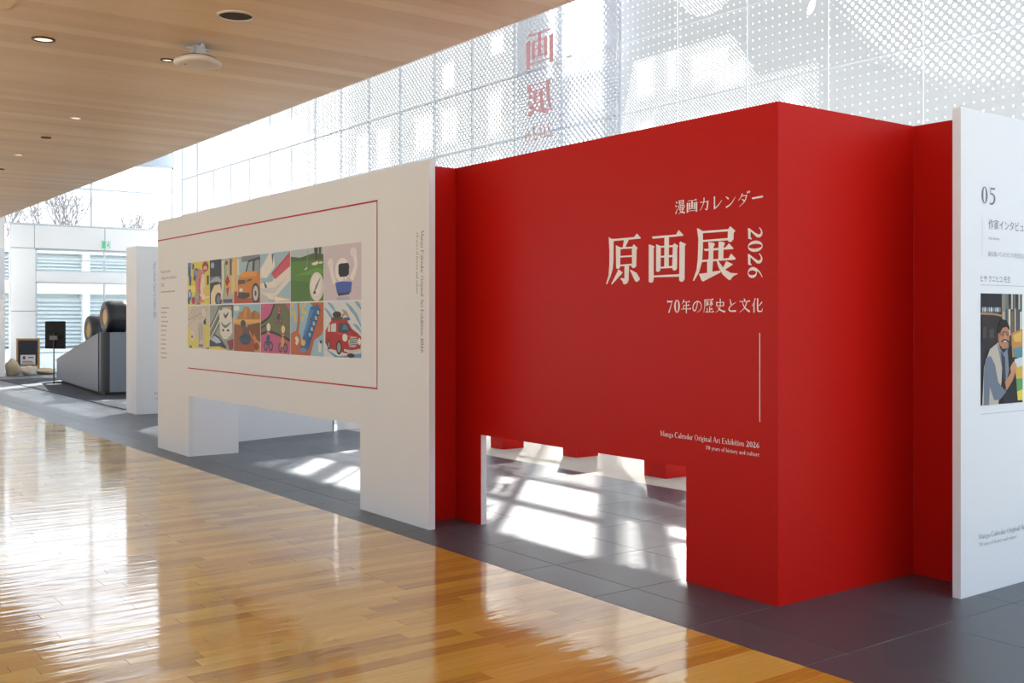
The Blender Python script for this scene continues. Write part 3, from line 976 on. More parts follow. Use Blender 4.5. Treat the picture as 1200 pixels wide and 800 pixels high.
    for i in range(4):
        L.append((brush([(.78 + .05 * i, .3 - .02 * i), (.95, .2 - .02 * i), (1, .12)], .02, .03), ['49524c', 'c5c9c0'][i % 2]))
    L += [([(0, .2), (.2, .36), (.44, .28), (.7, .08), (.72, 0), (0, 0)], '2e3a66'), ([(.04, .22), (.2, .32), (.42, .24), (.5, .16), (.3, .14)], 'b9c4cc'), ([(0, .06), (.4, .08), (.74, .02), (.72, 0), (0, 0)], 'dfcf58'), ([(.74, .2), (1, .26), (1, .05), (.86, 0)], '8c3340')]
    A.append(L)
    # 9 canyon
    L = [(full, 'd2a25a'), (R(0, .7, 1, 1), '8fbfd0'), (E_(.1, .92, .12, .06), 'dfe6e2'), ([(.12, .68), (.2, .84), (.34, .86), (.4, .96), (.58, .94), (.66, .82), (.78, .88), (1, .8), (1, .66)], 'b27b3c'), ([(.36, .7), (.42, .94), (.5, .93), (.48, .7)], 'c89048'), ([(.66, .7), (.7, .82), (.78, .86), (.8, .7)], '99652f'), (R(0, .62, 1, .68), 'e0b45c')]
    L += [([(0, 0), (0, .58), (.3, .56), (.4, .3), (.2, 0)], '8f5530'), ([(.5, .56), (1, .62), (1, .2), (.7, .34)], '7b4a2a'), ([(.3, .56), (.5, .5), (.72, .3), (1, 0), (.12, 0), (.24, .2)], 'a4502c'), ([(.76, .4), (1, .1), (1, 0), (.8, 0)], 'c98e4a'), (R(.3, .5, .46, .6), '42566a'), (E_(.36, .6, .1, .07), '2f4356'), (R(.34, .34, .6, .52), '6f4a3a'), (R(.38, .4, .5, .5), '49586a'), (E_(.44, .26, .22, .12), '2a4056'), (R(.26, .2, .62, .28), '34506a'), (E_(.86, .12, .09, .08), '8a3b30')]
    A.append(L)
    # 10 cycling track
    L = [(full, '6d7250'), ([(0, .62), (.0, 1), (.46, 1), (.3, .76), (.1, .64)], 'c06088'), (brush([(.48, 1), (.3, .74), (0, .6)], .05, .05), '28262a'), ([(0, 0), (0, .36), (.25, .42), (.6, .36), (1, .26), (1, 0)], 'c06088'), (brush([(0, .38), (.3, .43), (.65, .37), (1, .27)], .05, .05), '28262a'), (brush([(0, .5), (.18, .56)], .04, .04), '3c3a3c'), ([(.82, 1), (1, .84), (1, 1)], 'c06088')]
    def cyc(x, y, s, shirt, hel):
        q = [(E_(x - .08 * s, y, .07 * s, .1 * s), '2a3040'), (E_(x - .08 * s, y, .045 * s, .07 * s), '9c6a80'), (E_(x + .1 * s, y, .07 * s, .1 * s), '2a3040'), (E_(x + .1 * s, y, .045 * s, .07 * s), '9c6a80'),
             (brush([(x - .02, y + .02), (x, y + .13 * s), (x + .02, y + .22 * s)], .08 * s, .09 * s, .12 * s), shirt), (E_(x + .01, y + .3 * s, .06 * s, .07 * s), 'd08a72'), (E_(x + .02, y + .38 * s, .085 * s, .1 * s), '242226'), (E_(x + .02, y + .385 * s, .07 * s, .085 * s), hel)]
        return q
    L += cyc(.62, .66, .62, '3c3640', 'c2607a') + cyc(.26, .14, 1, '33507c', 'e6e2da') + cyc(.76, .12, .95, 'd0a840', 'e2d2a0')
    A.append(L)
    # 11 blue bus
    L = [(full, '93bcd4'), ([(0, 0), (0, .4), (.12, .46), (.3, .4), (.34, .2), (.6, 0)], 'b9663c'), ([(.6, 1), (1, 1), (1, .5), (.8, .2), (.62, 0), (.4, 0), (.5, .3), (.86, .8)], 'b9663c'), (brush([(.2, .4), (.26, .7), (.24, 1)], .1, .05), 'b9663c')]
    for a in ((.06, .94), (.1, .82), (.36, .92), (.4, .84), (.44, .96), (.14, .68), (.36, .7), (.12, .74), (.46, .8), (.02, .8)):
        L.append((E_(a[0], a[1], .035, .05, 10), 'dcc65a'))
    L += [([(.3, .12), (.42, .06), (.56, .12), (.92, .86), (.84, .96), (.62, .92)], '2f6aa8'), ([(.56, .14), (.92, .86), (.86, .9), (.5, .24)], '2456a0'), ([(.4, .42), (.46, .36), (.72, .86), (.64, .88)], '4a8cc4')]
    for i in range(5):
        L.append((R(.57 + .062 * i, .36 + .105 * i, .63 + .062 * i, .43 + .105 * i), 'b8c79a'))
    L += [(E_(.4, .24, .07, .06), 'd9c85a'), (E_(.4, .1, .09, .05), '6c90b4'), (brush([(.16, .34), (.22, .28), (.18, .2)], .06, .06, .1), 'e6e0d4'), ([(.62, 0), (.74, .3), (1, .42), (1, 0)], '9cc3d6'), (R(.86, .08, .94, .26), 'e2ded4'), (R(.9, .24, .96, .3), '3c3a3e'), (R(.6, .66, .64, .72), 'b03838')]
    A.append(L)
    # 12 red car on snow
    L = [(full, 'd6dde0')]
    for a in ((.0, .9, .3, .62), (.1, 1, .34, .8), (.6, .98, .9, .7), (.74, .9, 1, .56), (.5, .86, .7, .7), (.84, 1, 1, .86), (.8, .6, 1, .46)):
        L.append((brush([(a[0], a[1]), ((a[0] + a[2]) / 2, (a[1] + a[3]) / 2 + .02), (a[2], a[3])], .02, .02, .07), '7fb0d0'))
    L += [([(0, .16), (.4, .02), (1, .1), (1, .02), (.3, 0)], '6f9cc0'), (brush([(.2, .68), (.36, .7), (.52, .7)], .06, .05, .08), '5a4a3a'), (E_(.36, .77, .12, .06), '3a3630'), (brush([(.5, .74), (.6, .8), (.66, .72)], .04, .03, .06), 'c49a4a'), (E_(.62, .69, .1, .03), '5068a0')]
    L += [([(.03, .26), (.04, .48), (.14, .6), (.2, .66), (.62, .68), (.76, .52), (.92, .44), (1, .38), (.98, .14), (.6, .08), (.12, .16)], 'b02a28'), ([(.2, .46), (.2, .6), (.34, .62), (.34, .46)], 'c3d2d6'), ([(.1, .46), (.12, .58), (.18, .6), (.18, .46)], 'd8d3a4'), ([(.4, .46), (.42, .62), (.62, .62), (.74, .5), (.6, .44)], '2e4a5c'), ([(.5, .5), (.54, .6), (.62, .58), (.68, .5)], '5a7e90'), (brush([(.36, .45), (.6, .4), (.98, .36)], .02, .02, .03), 'd9574c')]
    L += [([(.66, .3), (.74, .38), (.88, .38), (.94, .28), (.84, .2), (.7, .2)], 'b9bcbc')]
    for i in range(4):
        L.append((line((.7, .23 + .035 * i), (.9, .25 + .035 * i), w=.013), '3e4042'))
    L += [(E_(.58, .36, .07, .07), 'e6e4dc'), (E_(.96, .3, .04, .06), 'e6e4dc'), (brush([(.56, .14), (.76, .12), (1, .16)], .04, .04, .05), 'c9cccc'), (E_(.42, .18, .08, .13), '26282a'), (E_(.42, .18, .05, .09), '9c9e9c'), (E_(.14, .22, .05, .09), '26282a'), (E_(.14, .22, .03, .06), '8c8e8c'), (E_(.74, .05, .1, .04), '26282a')]
    A.append(L)
    return A

CW = 0.678
ART = art()
for n, L in enumerate(ART):
    c, r = n % 6, n // 6
    x0 = -11.661 + CW * c + 0.005
    z0 = (1.691 if r == 0 else 1.213)
    w, h = CW - 0.012, 0.466
    cl = lambda t: min(1.0, max(0.0, t))
    LL = [([(x0 + cl(p[0]) * w, z0 + cl(p[1]) * h) for p in poly], col) for poly, col in L]
    flat('picture', LL, P, wp, step=0.0001, base=0.001)

# ---- lettering on the white panel
INK = '6b6560'
letters('side_lettering', fit(rot_cw(serif('Manga Calendar Original Art Exhibition 2026')), -6.690, 1.289, 0.052, 0.897), INK, P, wp)
letters('side_lettering', fit(rot_cw(serif('70 years of history and culture')), -6.752, 1.723, 0.036, 0.455), INK, P, wp)
for i, (t, w) in enumerate((('Manga Calendar', 0.33), ('Original Art Exhibition', 0.54), ('2026', 0.10))):
    letters('caption', fit(font_polys(t), -12.57, 2.066 - 0.075 * i, w, 0.042), '8a837c', P, wp)
for i, w in enumerate((0.46, 0.27, .19, .17, .23, .20, .16, .17, .18, .17, .15, .19, .17)):
    z = 1.845 if i == 0 else 1.655 - 0.053 * (i - 1)
    # illegibly small credit lines: short dashes of print
    rr = random.Random(i)
    q, xx = [], -12.57
    while xx < -12.57 + w:
        a = rr.uniform(0.012, 0.03)
        q.append([(xx, z), (xx + a, z), (xx + a, z + rr.uniform(.012, .022)), (xx, z + .014)])
        xx += a + 0.007
    letters('credit_line', q, 'aca49b', P, wp)

# ================================================================== RED ENTRANCE WALL
RY, RX0, RX1 = 4.49, -6.848, -3.712
rw = empty('entrance_wall', (0, RY, 0))
tag(rw, 'bright red exhibition wall with white Japanese title lettering and a low opening', 'display wall')
def Q(u, v, o): return (u, -o, v)
prism_xz('face_panel', [(RX0, 0), (-6.505, 0), (-6.505, 0.672), (-4.39, 0.672), (-4.39, 0), (RX1, 0), (RX1, PH), (RX0, PH)], 0, 0.05, RED, rw)
bm = bmesh.new()
for (a, b, c, d) in ((-6.5055, -6.5035, 0, 0.6705), ):
    bm_box(bm, a, b, 0.002, 0.05, c, d)
from_bm('opening_lining', bm, PANEL_COOL, rw)
box('side_panel', RX1 - 0.05, RX1, 0.0501, 1.245, 0, PH, RED, rw)
box('inner_panel', RX1, -3.272, 1.2451, 1.295, 0, PH, RED, rw)
box('return_panel', RX0 - 0.05, RX0, -0.36, 0.05, 0, PH, RED, rw)
box('base_strip', RX0, -6.51, 0.006, 0.046, 0.0004, 0.010, pmat('dark_base', '3a3a3c', 0.7), rw)

WHITE = 'f8f4f4'
T3 = []
for k in ('gen', 'ga', 'ten'):
    T3 += [[(p[0] - 5.1, p[1] + 1.74) for p in q] for q in title_polys(k)]
letters('title_lettering', T3, WHITE, Q, rw)
yr = [[(p[1], -p[0]) for p in q] for q in set_glyphs('2026', 0, 0, 0.275, 0.103, gap=9)]
letters('year_lettering', [[(p[0] - 3.92, p[1] + 2.036) for p in q] for q in yr], WHITE, Q, rw)
letters('heading_lettering', set_glyphs('漫画カレンダー', -4.481, 2.157, 0.672, 0.079, gap=12), WHITE, Q, rw)
letters('subtitle_lettering', set_glyphs('70年の歴史と文化', -4.545, 1.574, 0.73, 0.077, gap=12), WHITE, Q, rw)
letters('rule_line', [bar(-3.837, 0.979, -3.837, 1.461, 0.005)], WHITE, Q, rw)
letters('small_lettering', fit(serif('Manga Calendar Original Art Exhibition 2026'), -4.603, 0.826, 0.763, 0.042), WHITE, Q, rw)
letters('small_lettering', fit(serif('70 years of history and culture'), -4.235, 0.783, 0.395, 0.030), WHITE, Q, rw)

# ================================================================== INTERVIEW PANEL
ip = empty('interview_panel', (-3.245, 6.6, 0))
tag(ip, 'white display panel numbered 05 with an interview photograph beside the red wall', 'display panel')
def S(u, v, o): return (0.025 + o, u - 6.6, v)
box('panel_board', -0.025, 0.025, 5.42 - 6.6, 7.9 - 6.6, 0, PH, PANEL_COOL, ip, bevel=0.0015)
GREY = '777c86'
letters('number_lettering', set_glyphs('05', 5.627, 2.185, 0.143, 0.096, gap=14), GREY, S, ip)
letters('heading_lettering', fit(font_polys('作家インタビュー'), 5.70, 2.045, 0.44, 0.056), GREY, S, ip)
letters('small_lettering', fit(font_polys('Artist Interview'), 5.70, 1.985, 0.115, 0.018), 'a9adb5', S, ip)
letters('small_lettering', fit(font_polys('絵を描いていただいた先生方にお話を伺いました'), 5.692, 1.890, 0.62, 0.030), 'a4a8b0', S, ip)
letters('rule_line', [bar(5.634, 1.889, 5.634, 2.104, 0.003)], 'c4c7cd', S, ip)
letters('name_lettering', fit(font_polys('ヒサ クニヒコ 先生'), 5.618, 1.745, 0.317, 0.038), GREY, S, ip)
letters('rule_line', [bar(5.618, 1.728, 7.4, 1.728, 0.003), bar(5.618, 1.003, 7.4, 1.003, 0.003)], 'b2b6bd', S, ip)
letters('small_lettering', fit(serif('Manga Calendar Original Art Exhibition 2026'), 5.601, 0.298, 0.80, 0.040), 'a0a5ae', S, ip)
letters('small_lettering', fit(serif('70 years of history and culture'), 5.601, 0.258, 0.40, 0.030), 'a9adb5', S, ip)

def portrait():
    R = lambda x0, y0, x1, y1: [(x0, y0), (x1, y0), (x1, y1), (x0, y1)]
    L = [(R(0, 0, 1, 1), '2b2a2e'), (R(0, .84, .5, 1), '23242a'), (R(.5, .5, .66, 1), '8d8574'), (R(.66, .52, 1, 1), '4c4a4c')]
    L += [(brush([(0, .82), (.3, .815), (.5, .8)], .02, .02), 'a5805a')]
    for i in range(9):
        L.append((ell(.05 + .05 * i, .855, .022, .025, 8), ['9fb4c6', 'd6d2c8', '6f87a0'][i % 3]))
    for i in range(7):
        L.append((R(.52 + .07 * i, .62, .565 + .07 * i, .84 + .03 * (i % 3)), ['b7a888', '4d5a6c', 'd9d2bd', '77675a'][i % 4]))
    for i in range(6):
        L.append((R(.6 + .06 * i, .86, .64 + .06 * i, 1), ['6c7a88', '3a3c40', 'c8bfa8'][i % 3]))
    L += [(R(.02, .55, .4, .8), '322a2a'), (R(.04, .6, .12, .7), '4b4248'), (R(.2, .6, .3, .68), '4b4248'),
          ([(.72, .64), (1, .68), (1, .4), (.74, .42)], 'c28a4c'), ([(.74, .5), (1, .52), (1, .4), (.8, .4)], '5c8a94'), ([(.76, .62), (.98, .66), (.96, .56), (.8, .56)], 'd9b45c'),
          ([(.5, .4), (.8, .42), (1, .4), (1, .0), (.5, 0)], '26262a'), ([(.8, .4), (1, .42), (1, .3), (.8, .3)], 'cfd8d4'),
          ([(.82, .32), (1, .34), (1, .22), (.84, .22)], 'd8b24a'), ([(.84, .22), (1, .22), (1, .1), (.86, .1)], '5f9a5a'), ([(.86, .1), (1, .12), (1, .02), (.88, .02)], 'e0cf4c')]
    # man: vest, shirt, arm, head
    L += [([(.02, 0), (.06, .34), (.2, .5), (.4, .56), (.5, .44), (.48, .2), (.4, 0)], 'bdb5a8'),
          ([(.06, .0), (.06, .3), (.1, .42), (.22, .44), (.32, .36), (.4, .2), (.56, .12), (.62, .18), (.58, .1), (.44, .04), (.3, .04), (.2, .16), (.18, 0)], '6f7888'),
          ([(.36, .56), (.52, .46), (.62, .5), (.66, .3), (.6, .2), (.5, .3), (.42, .46)], '7d8694'), ([(.46, .48), (.56, .42), (.58, .24), (.52, .2)], '3b4250'),
          (brush([(.58, .16), (.72, .24), (.82, .33)], .09, .06, .085), 'c08a66'), (brush([(.7, .3), (.78, .34), (.84, .31)], .05, .05, .08), 'c9946f')]
    L += [(ell(.53, .62, .14, .115, 20), 'b97f5e'), ([(.38, .64), (.39, .72), (.48, .77), (.6, .76), (.67, .7), (.68, .66), (.6, .7), (.5, .69), (.44, .64), (.42, .58)], '1d1a1c'),
          (brush([(.44, .63), (.54, .655), (.66, .64)], .008, .008), '3a2a26'), (ring(ell(.5, .635, .045, .028, 10), ell(.5, .635, .037, .021, 10))[0], '3a2a26'),
          (ell(.5, .635, .042, .024, 10), '8a6450'), (ell(.62, .635, .042, .024, 10), '8a6450'), (ell(.57, .6, .025, .03, 10), 'cb9270'), (brush([(.47, .565), (.56, .575), (.65, .56)], .014, .014, .03), '3a2622'), (brush([(.51, .564), (.56, .57), (.61, .562)], .004, .004, .012), 'e6dcd2'), (ell(.41, .615, .025, .035, 10), 'a86f52')]
    return L
PHOTO = [([(5.618 + p[0] * 0.445, 1.052 + p[1] * 0.629) for p in poly], c) for poly, c in portrait()]
flat('photograph', PHOTO, S, ip, step=0.0001, base=0.001)

# ================================================================== OTHER PANELS AND PLINTHS BEHIND
tp = empty('tall_display_box', (-17.475, 5.9, 0))
tag(tp, 'tall white display box standing between calendar panel and sloped plinth', 'display box')
box('body', -0.275, 0.275, -0.72, 0.72, 0, PH, PANEL_COOL, tp, bevel=0.004)
def TPL(u, v, o): return (0.275 + o, u, v)
letters('side_lettering', fit(rot_cw(serif('Manga Calendar Original Art Exhibition 2026')), -0.46, 1.55, 0.06, 0.9), '9aa0aa', TPL, tp)
letters('small_lettering', fit(serif('Manga Calendar Original Art'), -0.44, 0.30, 0.8, 0.05), '9aa0aa', TPL, tp)
letters('small_lettering', fit(serif('70 years of history'), -0.44, 0.22, 0.5, 0.04), '9aa0aa', TPL, tp)

def slanted(name, x0, y0, x1, y1, label):
    L = math.hypot(x1 - x0, y1 - y0)
    e = empty(name, (x0, y0, 0), math.atan2(y1 - y0, x1 - x0))
    tag(e, label, 'display panel')
    box('panel_board', 0, L, 0, 0.05, 0, PH - 0.1, PANEL_COOL, e)
    box('shaded_edge', L, L + 0.03, 0.0, 0.05, 0, PH - 0.1, pmat('edge_shade_grey', '7f868c', 0.6), e)  # grey colour stands in for shade on the white board's end
    return e
slanted('partition_panel', -12.62, 4.86, -13.10, 6.58, 'white partition board seen through the low opening of the calendar panel')
slanted('partition_panel', -13.16, 6.72, -13.85, 9.2, 'white partition board standing behind the one with the shade-grey end edge')

for (x, y, w, d, lab) in ((-10.075, 7.275, 0.26, 0.30, 'red plinth beside the white jamb, seen under the red wall'),
                          (-9.0, 7.495, 0.24, 0.32, 'middle red plinth of three behind the red wall opening'),
                          (-7.31, 7.20, 0.30, 0.30, 'wider red plinth at the title end of the opening')):
    e = empty('plinth', (x - w / 2, y + d / 2, 0))
    tag(e, lab, 'plinth', group='red plinths on the pale floor')
    box('body', -w / 2, w / 2, -d / 2, d / 2, 0, 1.0, RED, e, bevel=0.002)
    box('cap', -w / 2 - 0.005, w / 2 + 0.005, -d / 2 - 0.005, d / 2 + 0.005, 1.0, 1.02, RED, e)

# ================================================================== HANGING BANNER
def banner_mat():
    m = bpy.data.materials.new('sheer_white_cloth')
    m.use_nodes = True
    nt = m.node_tree
    nt.nodes.clear()
    out = nt.nodes.new('ShaderNodeOutputMaterial')
    tr = nt.nodes.new('ShaderNodeBsdfTransparent')
    tl = nt.nodes.new('ShaderNodeBsdfTranslucent')
    tl.inputs[0].default_value = (0.34, 0.37, 0.42, 1)
    df = nt.nodes.new('ShaderNodeBsdfDiffuse')
    df.inputs[0].default_value = (0.66, 0.70, 0.78, 1)
    a = nt.nodes.new('ShaderNodeMixShader')
    a.inputs[0].default_value = 0.5
    nt.links.new(df.outputs[0], a.inputs[1])
    nt.links.new(tl.outputs[0], a.inputs[2])
    b = nt.nodes.new('ShaderNodeMixShader')
    b.inputs[0].default_value = 0.42
    nt.links.new(a.outputs[0], b.inputs[1])
    nt.links.new(tr.outputs[0], b.inputs[2])
    nt.links.new(b.outputs[0], out.inputs[0])
    return m
BY = 10.55
bn = empty('hanging_banner', (-12.94, BY, 2.6))
tag(bn, 'sheer white banner with mirrored red lettering hung inside the dotted facade', 'banner')
vs, fs = [], []
NX, NZ = 24, 10
for j in range(NZ + 1):
    for i in range(NX + 1):
        u, v = i / NX, j / NZ
        vs.append((-1.27 + 2.54 * u + 0.05 * v * u, 0.003 * math.sin(u * 9 + v), 4.9 * v))
for j in range(NZ):
    for i in range(NX):
        a = j * (NX + 1) + i
        fs.append((a, a + 1, a + NX + 2, a + NX + 1))
raw('cloth', vs, fs, banner_mat(), None, bn, True)
lathe('hem_rod', [(0.012, -1.28), (0.012, 1.28)], FRAMEM, bn, 10, 'X', (0, 0, 0.0))
lathe('top_rod', [(0.015, -1.3), (0.015, 1.36)], FRAMEM, bn, 10, 'X', (0.02, 0, 4.9))
def BP(u, v, o): return (u, -0.005 - o, v)
def mirror(polys, cx): return [[(2 * cx - p[0], p[1]) for p in q] for q in polys]
for ch, z in (('展', 2.24), ('画', 3.04), ('原', 3.86)):
    pol = set_glyphs(ch, -1.02, z, 0.74, 0.62)
    letters('lettering', mirror(pol, -0.66), 'f2b6bc', BP, bn)
letters('lettering', mirror(set_glyphs('2026', -1.05, 1.85, 0.74, 0.24, gap=10), -0.68), 'e6c4c8', BP, bn)
for i, ch in enumerate('ーダンレカ画漫'):
    letters('lettering', mirror(set_glyphs(ch, 0.02, 2.95 + 0.26 * i, 0.15, 0.18), 0.1), 'e6c4c8', BP, bn)

# ================================================================== FAR END OF THE HALL
mt = box('floor_mat', -29.0, -18.25, 5.30, 8.6, 0.0005, 0.012, pmat('dark_carpet', '333a48', 0.9, noise=0.15, scale=60))
tag(mt, 'dark blue grey carpet under the tyre display', 'carpet')

pl = empty('sloped_plinth', (-21.74, 5.85, 0.012))
pl.rotation_euler = (0, 0, math.radians(-4.8))
tag(pl, 'long blue grey sloped display plinth with black corner post', 'display plinth')
GREYB = pmat('blue_grey_laminate', '77808e', 0.35, noise=0.04, scale=4)
bm = bmesh.new()
prof = [(-5.6, 0.06), (-0.28, 0.06), (-0.28, 1.24), (-5.6, 0.55)]
W_ = 1.55
va = [bm.verts.new((x, 0.0 + 0.0, z)) for x, z in prof]
vb = [bm.verts.new((x, W_, z)) for x, z in prof]
bm.faces.new(va)
bm.faces.new(vb[::-1])
for i in range(4):
    bm.faces.new((va[i], vb[i], vb[(i + 1) % 4], va[(i + 1) % 4]))
from_bm('body', bm, GREYB, pl)
lathe('corner_post', [(0.14, 0.06), (0.14, 1.25)], pmat('satin_black', '1b1c20', 0.35), pl, 32, 'Z', (-0.14, 0.14, 0))
box('end_panel', -0.279, -0.004, 0.14, W_, 0.06, 1.25, GREYB, pl)
box('access_door', -0.003, 0.004, 0.52, 1.2, 0.10, 1.0, GREYB, pl)
box('toe_kick', -5.5, -0.12, 0.10, W_ - 0.1, 0.0, 0.06, BLACK, pl)

RUB = pmat('tyre_rubber', '1c1d20', 0.42, noise=0.1, scale=30)
GOLD = pmat('gold_wheel', 'a98444', 0.35, metal=0.7)
def tyre(x, y, z, yaw, tilt, label):
    e = empty('racing_tyre', (x, y, z))
    e.rotation_euler = (0, 0, yaw)
    tag(e, label, 'tyre', group='racing tyres on the sloped plinth')
    R0, w = 0.33, 0.22
    body = lathe('casing', [(0.17, -w), (0.25, -w - 0.015), (0.30, -w + 0.005), (0.325, -w + 0.05), (R0, -w + 0.1), (R0, w - 0.1), (0.325, w - 0.05), (0.30, w - 0.005), (0.25, w + 0.015), (0.17, w), (0.17, -w)], RUB, e, 48, 'X', (0, 0, R0), cap=False)
    lathe('tread_band', [(R0 + 0.002, -0.09), (R0 + 0.002, 0.09), (R0 - 0.002, 0.09), (R0 - 0.002, -0.09), (R0 + 0.002, -0.09)], pmat('slick_tread', '2a2b2f', 0.3), body, 48, 'X', (0, 0, R0), cap=False)
    lathe('sidewall_ring', [(0.275, w + 0.011), (0.285, w + 0.009), (0.285, w + 0.004), (0.275, w + 0.004), (0.275, w + 0.011)], pmat('red_marking', 'b0242c', 0.5), body, 48, 'X', (0, 0, R0), cap=False)
    rim = lathe('rim', [(0.171, -w + 0.01), (0.165, -w - 0.004), (0.155, -w + 0.03), (0.14, -w + 0.08), (0.05, -w + 0.10), (0.045, -w + 0.05), (0.0005, -w + 0.05)], GOLD, e, 40, 'X', (0, 0, R0))
    for k in range(10):
        a = 2 * math.pi * k / 10
        bm = bmesh.new()
        tube(bm, (-w + 0.085, 0.045 * math.cos(a), R0 + 0.045 * math.sin(a)), (-w + 0.03, 0.155 * math.cos(a), R0 + 0.155 * math.sin(a)), 0.012, 0.010)
        from_bm('spoke', bm, GOLD, rim)
    return e
def top_z(x):      # sloped top of the plinth
    return 0.012 + 1.24 + (x + 22.02) * (0.69 / 5.32)
tyre(-22.12, 6.24, top_z(-22.12) + 0.004, math.radians(92), 0, 'racing tyre with gold rim at the tall end of the sloped plinth')
tyre(-24.35, 6.5, top_z(-24.35) + 0.004, math.radians(92), 0, 'racing tyre with gold rim lower down the sloped plinth')

ms = empty('monitor_stand', (-26.0, 5.95, 0.012))
ms.rotation_euler = (0, 0, math.radians(36))
tag(ms, 'black flat monitor on a thin floor stand beside the sloped plinth', 'monitor stand')
lathe('base_plate', [(0.17, 0.0), (0.17, 0.012), (0.16, 0.016)], pmat('white_metal', 'd8dade', 0.4), ms, 32)
lathe('pole', [(0.014, 0.016), (0.014, 1.2)], BLACK, ms, 12)
sc_ = box('screen_back', -0.27, 0.27, 0.02, 0.06, 0.83, 1.46, pmat('black_screen', '0c0d0f', 0.6, spec=0.2), ms, bevel=0.006)
box('bracket', -0.10, 0.10, -0.03, 0.02, 1.03, 1.13, pmat('grey_bracket', '6b6a66', 0.5), ms)
box('bezel', -0.275, 0.275, 0.06, 0.066, 0.825, 1.465, BLACK, ms)

ea = empty('easel_sign', (-31.9, 6.62, 0))
ea.rotation_euler = (0, 0, math.radians(60))
tag(ea, 'wooden easel with a blackboard and white notice by the end wall', 'easel')
WD = pmat('easel_wood', 'b98a50', 0.5)
bm = bmesh.new(); bm_box(bm, -0.31, -0.26, -0.02, 0.02, 0, 0.98); from_bm('leg', bm, WD, ea)
bm = bmesh.new(); bm_box(bm, 0.26, 0.31, -0.02, 0.02, 0, 0.98); from_bm('leg', bm, WD, ea)
bm = bmesh.new(); tube(bm, (0, 0.03, 0.9), (0, 0.45, 0.0), 0.018, 0.018); from_bm('leg', bm, WD, ea)
box('top_rail', -0.26, 0.26, -0.02, 0.02, 0.93, 0.98, WD, ea)
box('bottom_rail', -0.26, 0.26, -0.03, 0.03, 0.20, 0.25, WD, ea)
box('blackboard', -0.26, 0.26, -0.008, 0.012, 0.25, 0.93, pmat('blackboard', '2a2c36', 0.6), ea)
nt_ = box('notice', -0.20, 0.20, -0.016, -0.009, 0.26, 0.52, ink('e6e6e4'), ea)
letters('notice_print', [bar(-0.15, 0.34, 0.12, 0.34, 0.02), bar(-0.15, 0.30, 0.15, 0.30, 0.02), ell(-0.1, 0.44, 0.04, 0.05), bar(0.0, 0.45, 0.15, 0.45, 0.03)], '9a4040', lambda u, v, o: (u, -0.0165 - o, v), ea)

def lump(name, x, y, rx, ry, rz, col, label, seed, cat, grp=None):
    r = random.Random(seed)
    bm = bmesh.new()
    bmesh.ops.create_icosphere(bm, subdivisions=3, radius=1)
    for v in bm.verts:
        n = v.co.copy()
        k = 1 + 0.14 * math.sin(3 * n.x + seed) * math.cos(4 * n.y + seed) + 0.08 * math.sin(5 * n.z + 2 * n.y + seed) + 0.04 * math.sin(11 * n.x + 7 * n.z)
        v.co = Vector((n.x * rx * k, n.y * ry * k, max(-0.75, n.z) * rz * k))
    zm = min(v.co.z for v in bm.verts)
    for v in bm.verts:
        v.co.z = max(v.co.z, -0.7 * rz)
    o = from_bm(name, bm, pmat(name + col, col, 0.9, noise=0.12, scale=14, bump=0.5), None, True)
    o.location = (x, y, 0.7 * rz)
    tag(o, label, cat, grp)
    return o
sk = lump('sack', -30.9, 6.03, 0.17, 0.2, 0.26, 'b7a488', 'beige cloth sack slumped beside the wooden easel', 1, 'sack')
lump('floor_cushion', -31.3, 6.95, 0.30, 0.25, 0.10, 'c9b49a', 'flat tan floor cushion in front of the easel', 2, 'cushion')
lump('floor_cushion', -30.95, 6.45, 0.13, 0.18, 0.14, 'd2c4b0', 'small pale cushion leaning between sack and easel', 3, 'cushion')
bch = empty('bench', (-32.0, 9.0, 0))
tag(bch, 'low white bench under the large lower window', 'bench')
box('seat', -0.2, 0.2, -1.6, 1.6, 0.32, 0.38, WALLW, bch)
for yy in (-1.4, 1.4):
    box('leg', -0.16, 0.16, yy - 0.05, yy + 0.05, 0, 0.32, WALLW, bch)

ex = empty('exit_sign', (FAR + 0.04, 8.95, 3.62))
tag(ex, 'small green and white exit sign on the white end wall header', 'exit sign')
box('housing', -0.038, 0.0, -0.13, 0.13, 0, 0.24, pmat('sign_white', 'e4ebe6', 0.4), ex)
GR = pmat('exit_green', '4fb48a', 0.4, emit=0.35)
raw('pictogram', [(0.002, a, b) for a, b in ((-0.12, .01), (-0.02, .01), (-0.02, .23), (-0.12, .23))], [(0, 1, 2, 3)], GR, None, ex)
man = [brush([(0.02, 0.05), (0.05, 0.11), (0.06, 0.15)], 0.02, 0.03), brush([(0.06, 0.12), (0.09, 0.07), (0.11, 0.03)], 0.02, 0.015), ell(0.07, 0.19, 0.018, 0.02), brush([(0.03, 0.13), (0.06, 0.15), (0.1, 0.12)], 0.012, 0.012)]
vs, fs = [], []
for q in man:
    k = len(vs); vs += [(0.002, a, b) for a, b in q]; fs.append(tuple(range(k, k + len(q))))
raw('running_figure', vs, fs, GR, None, ex)

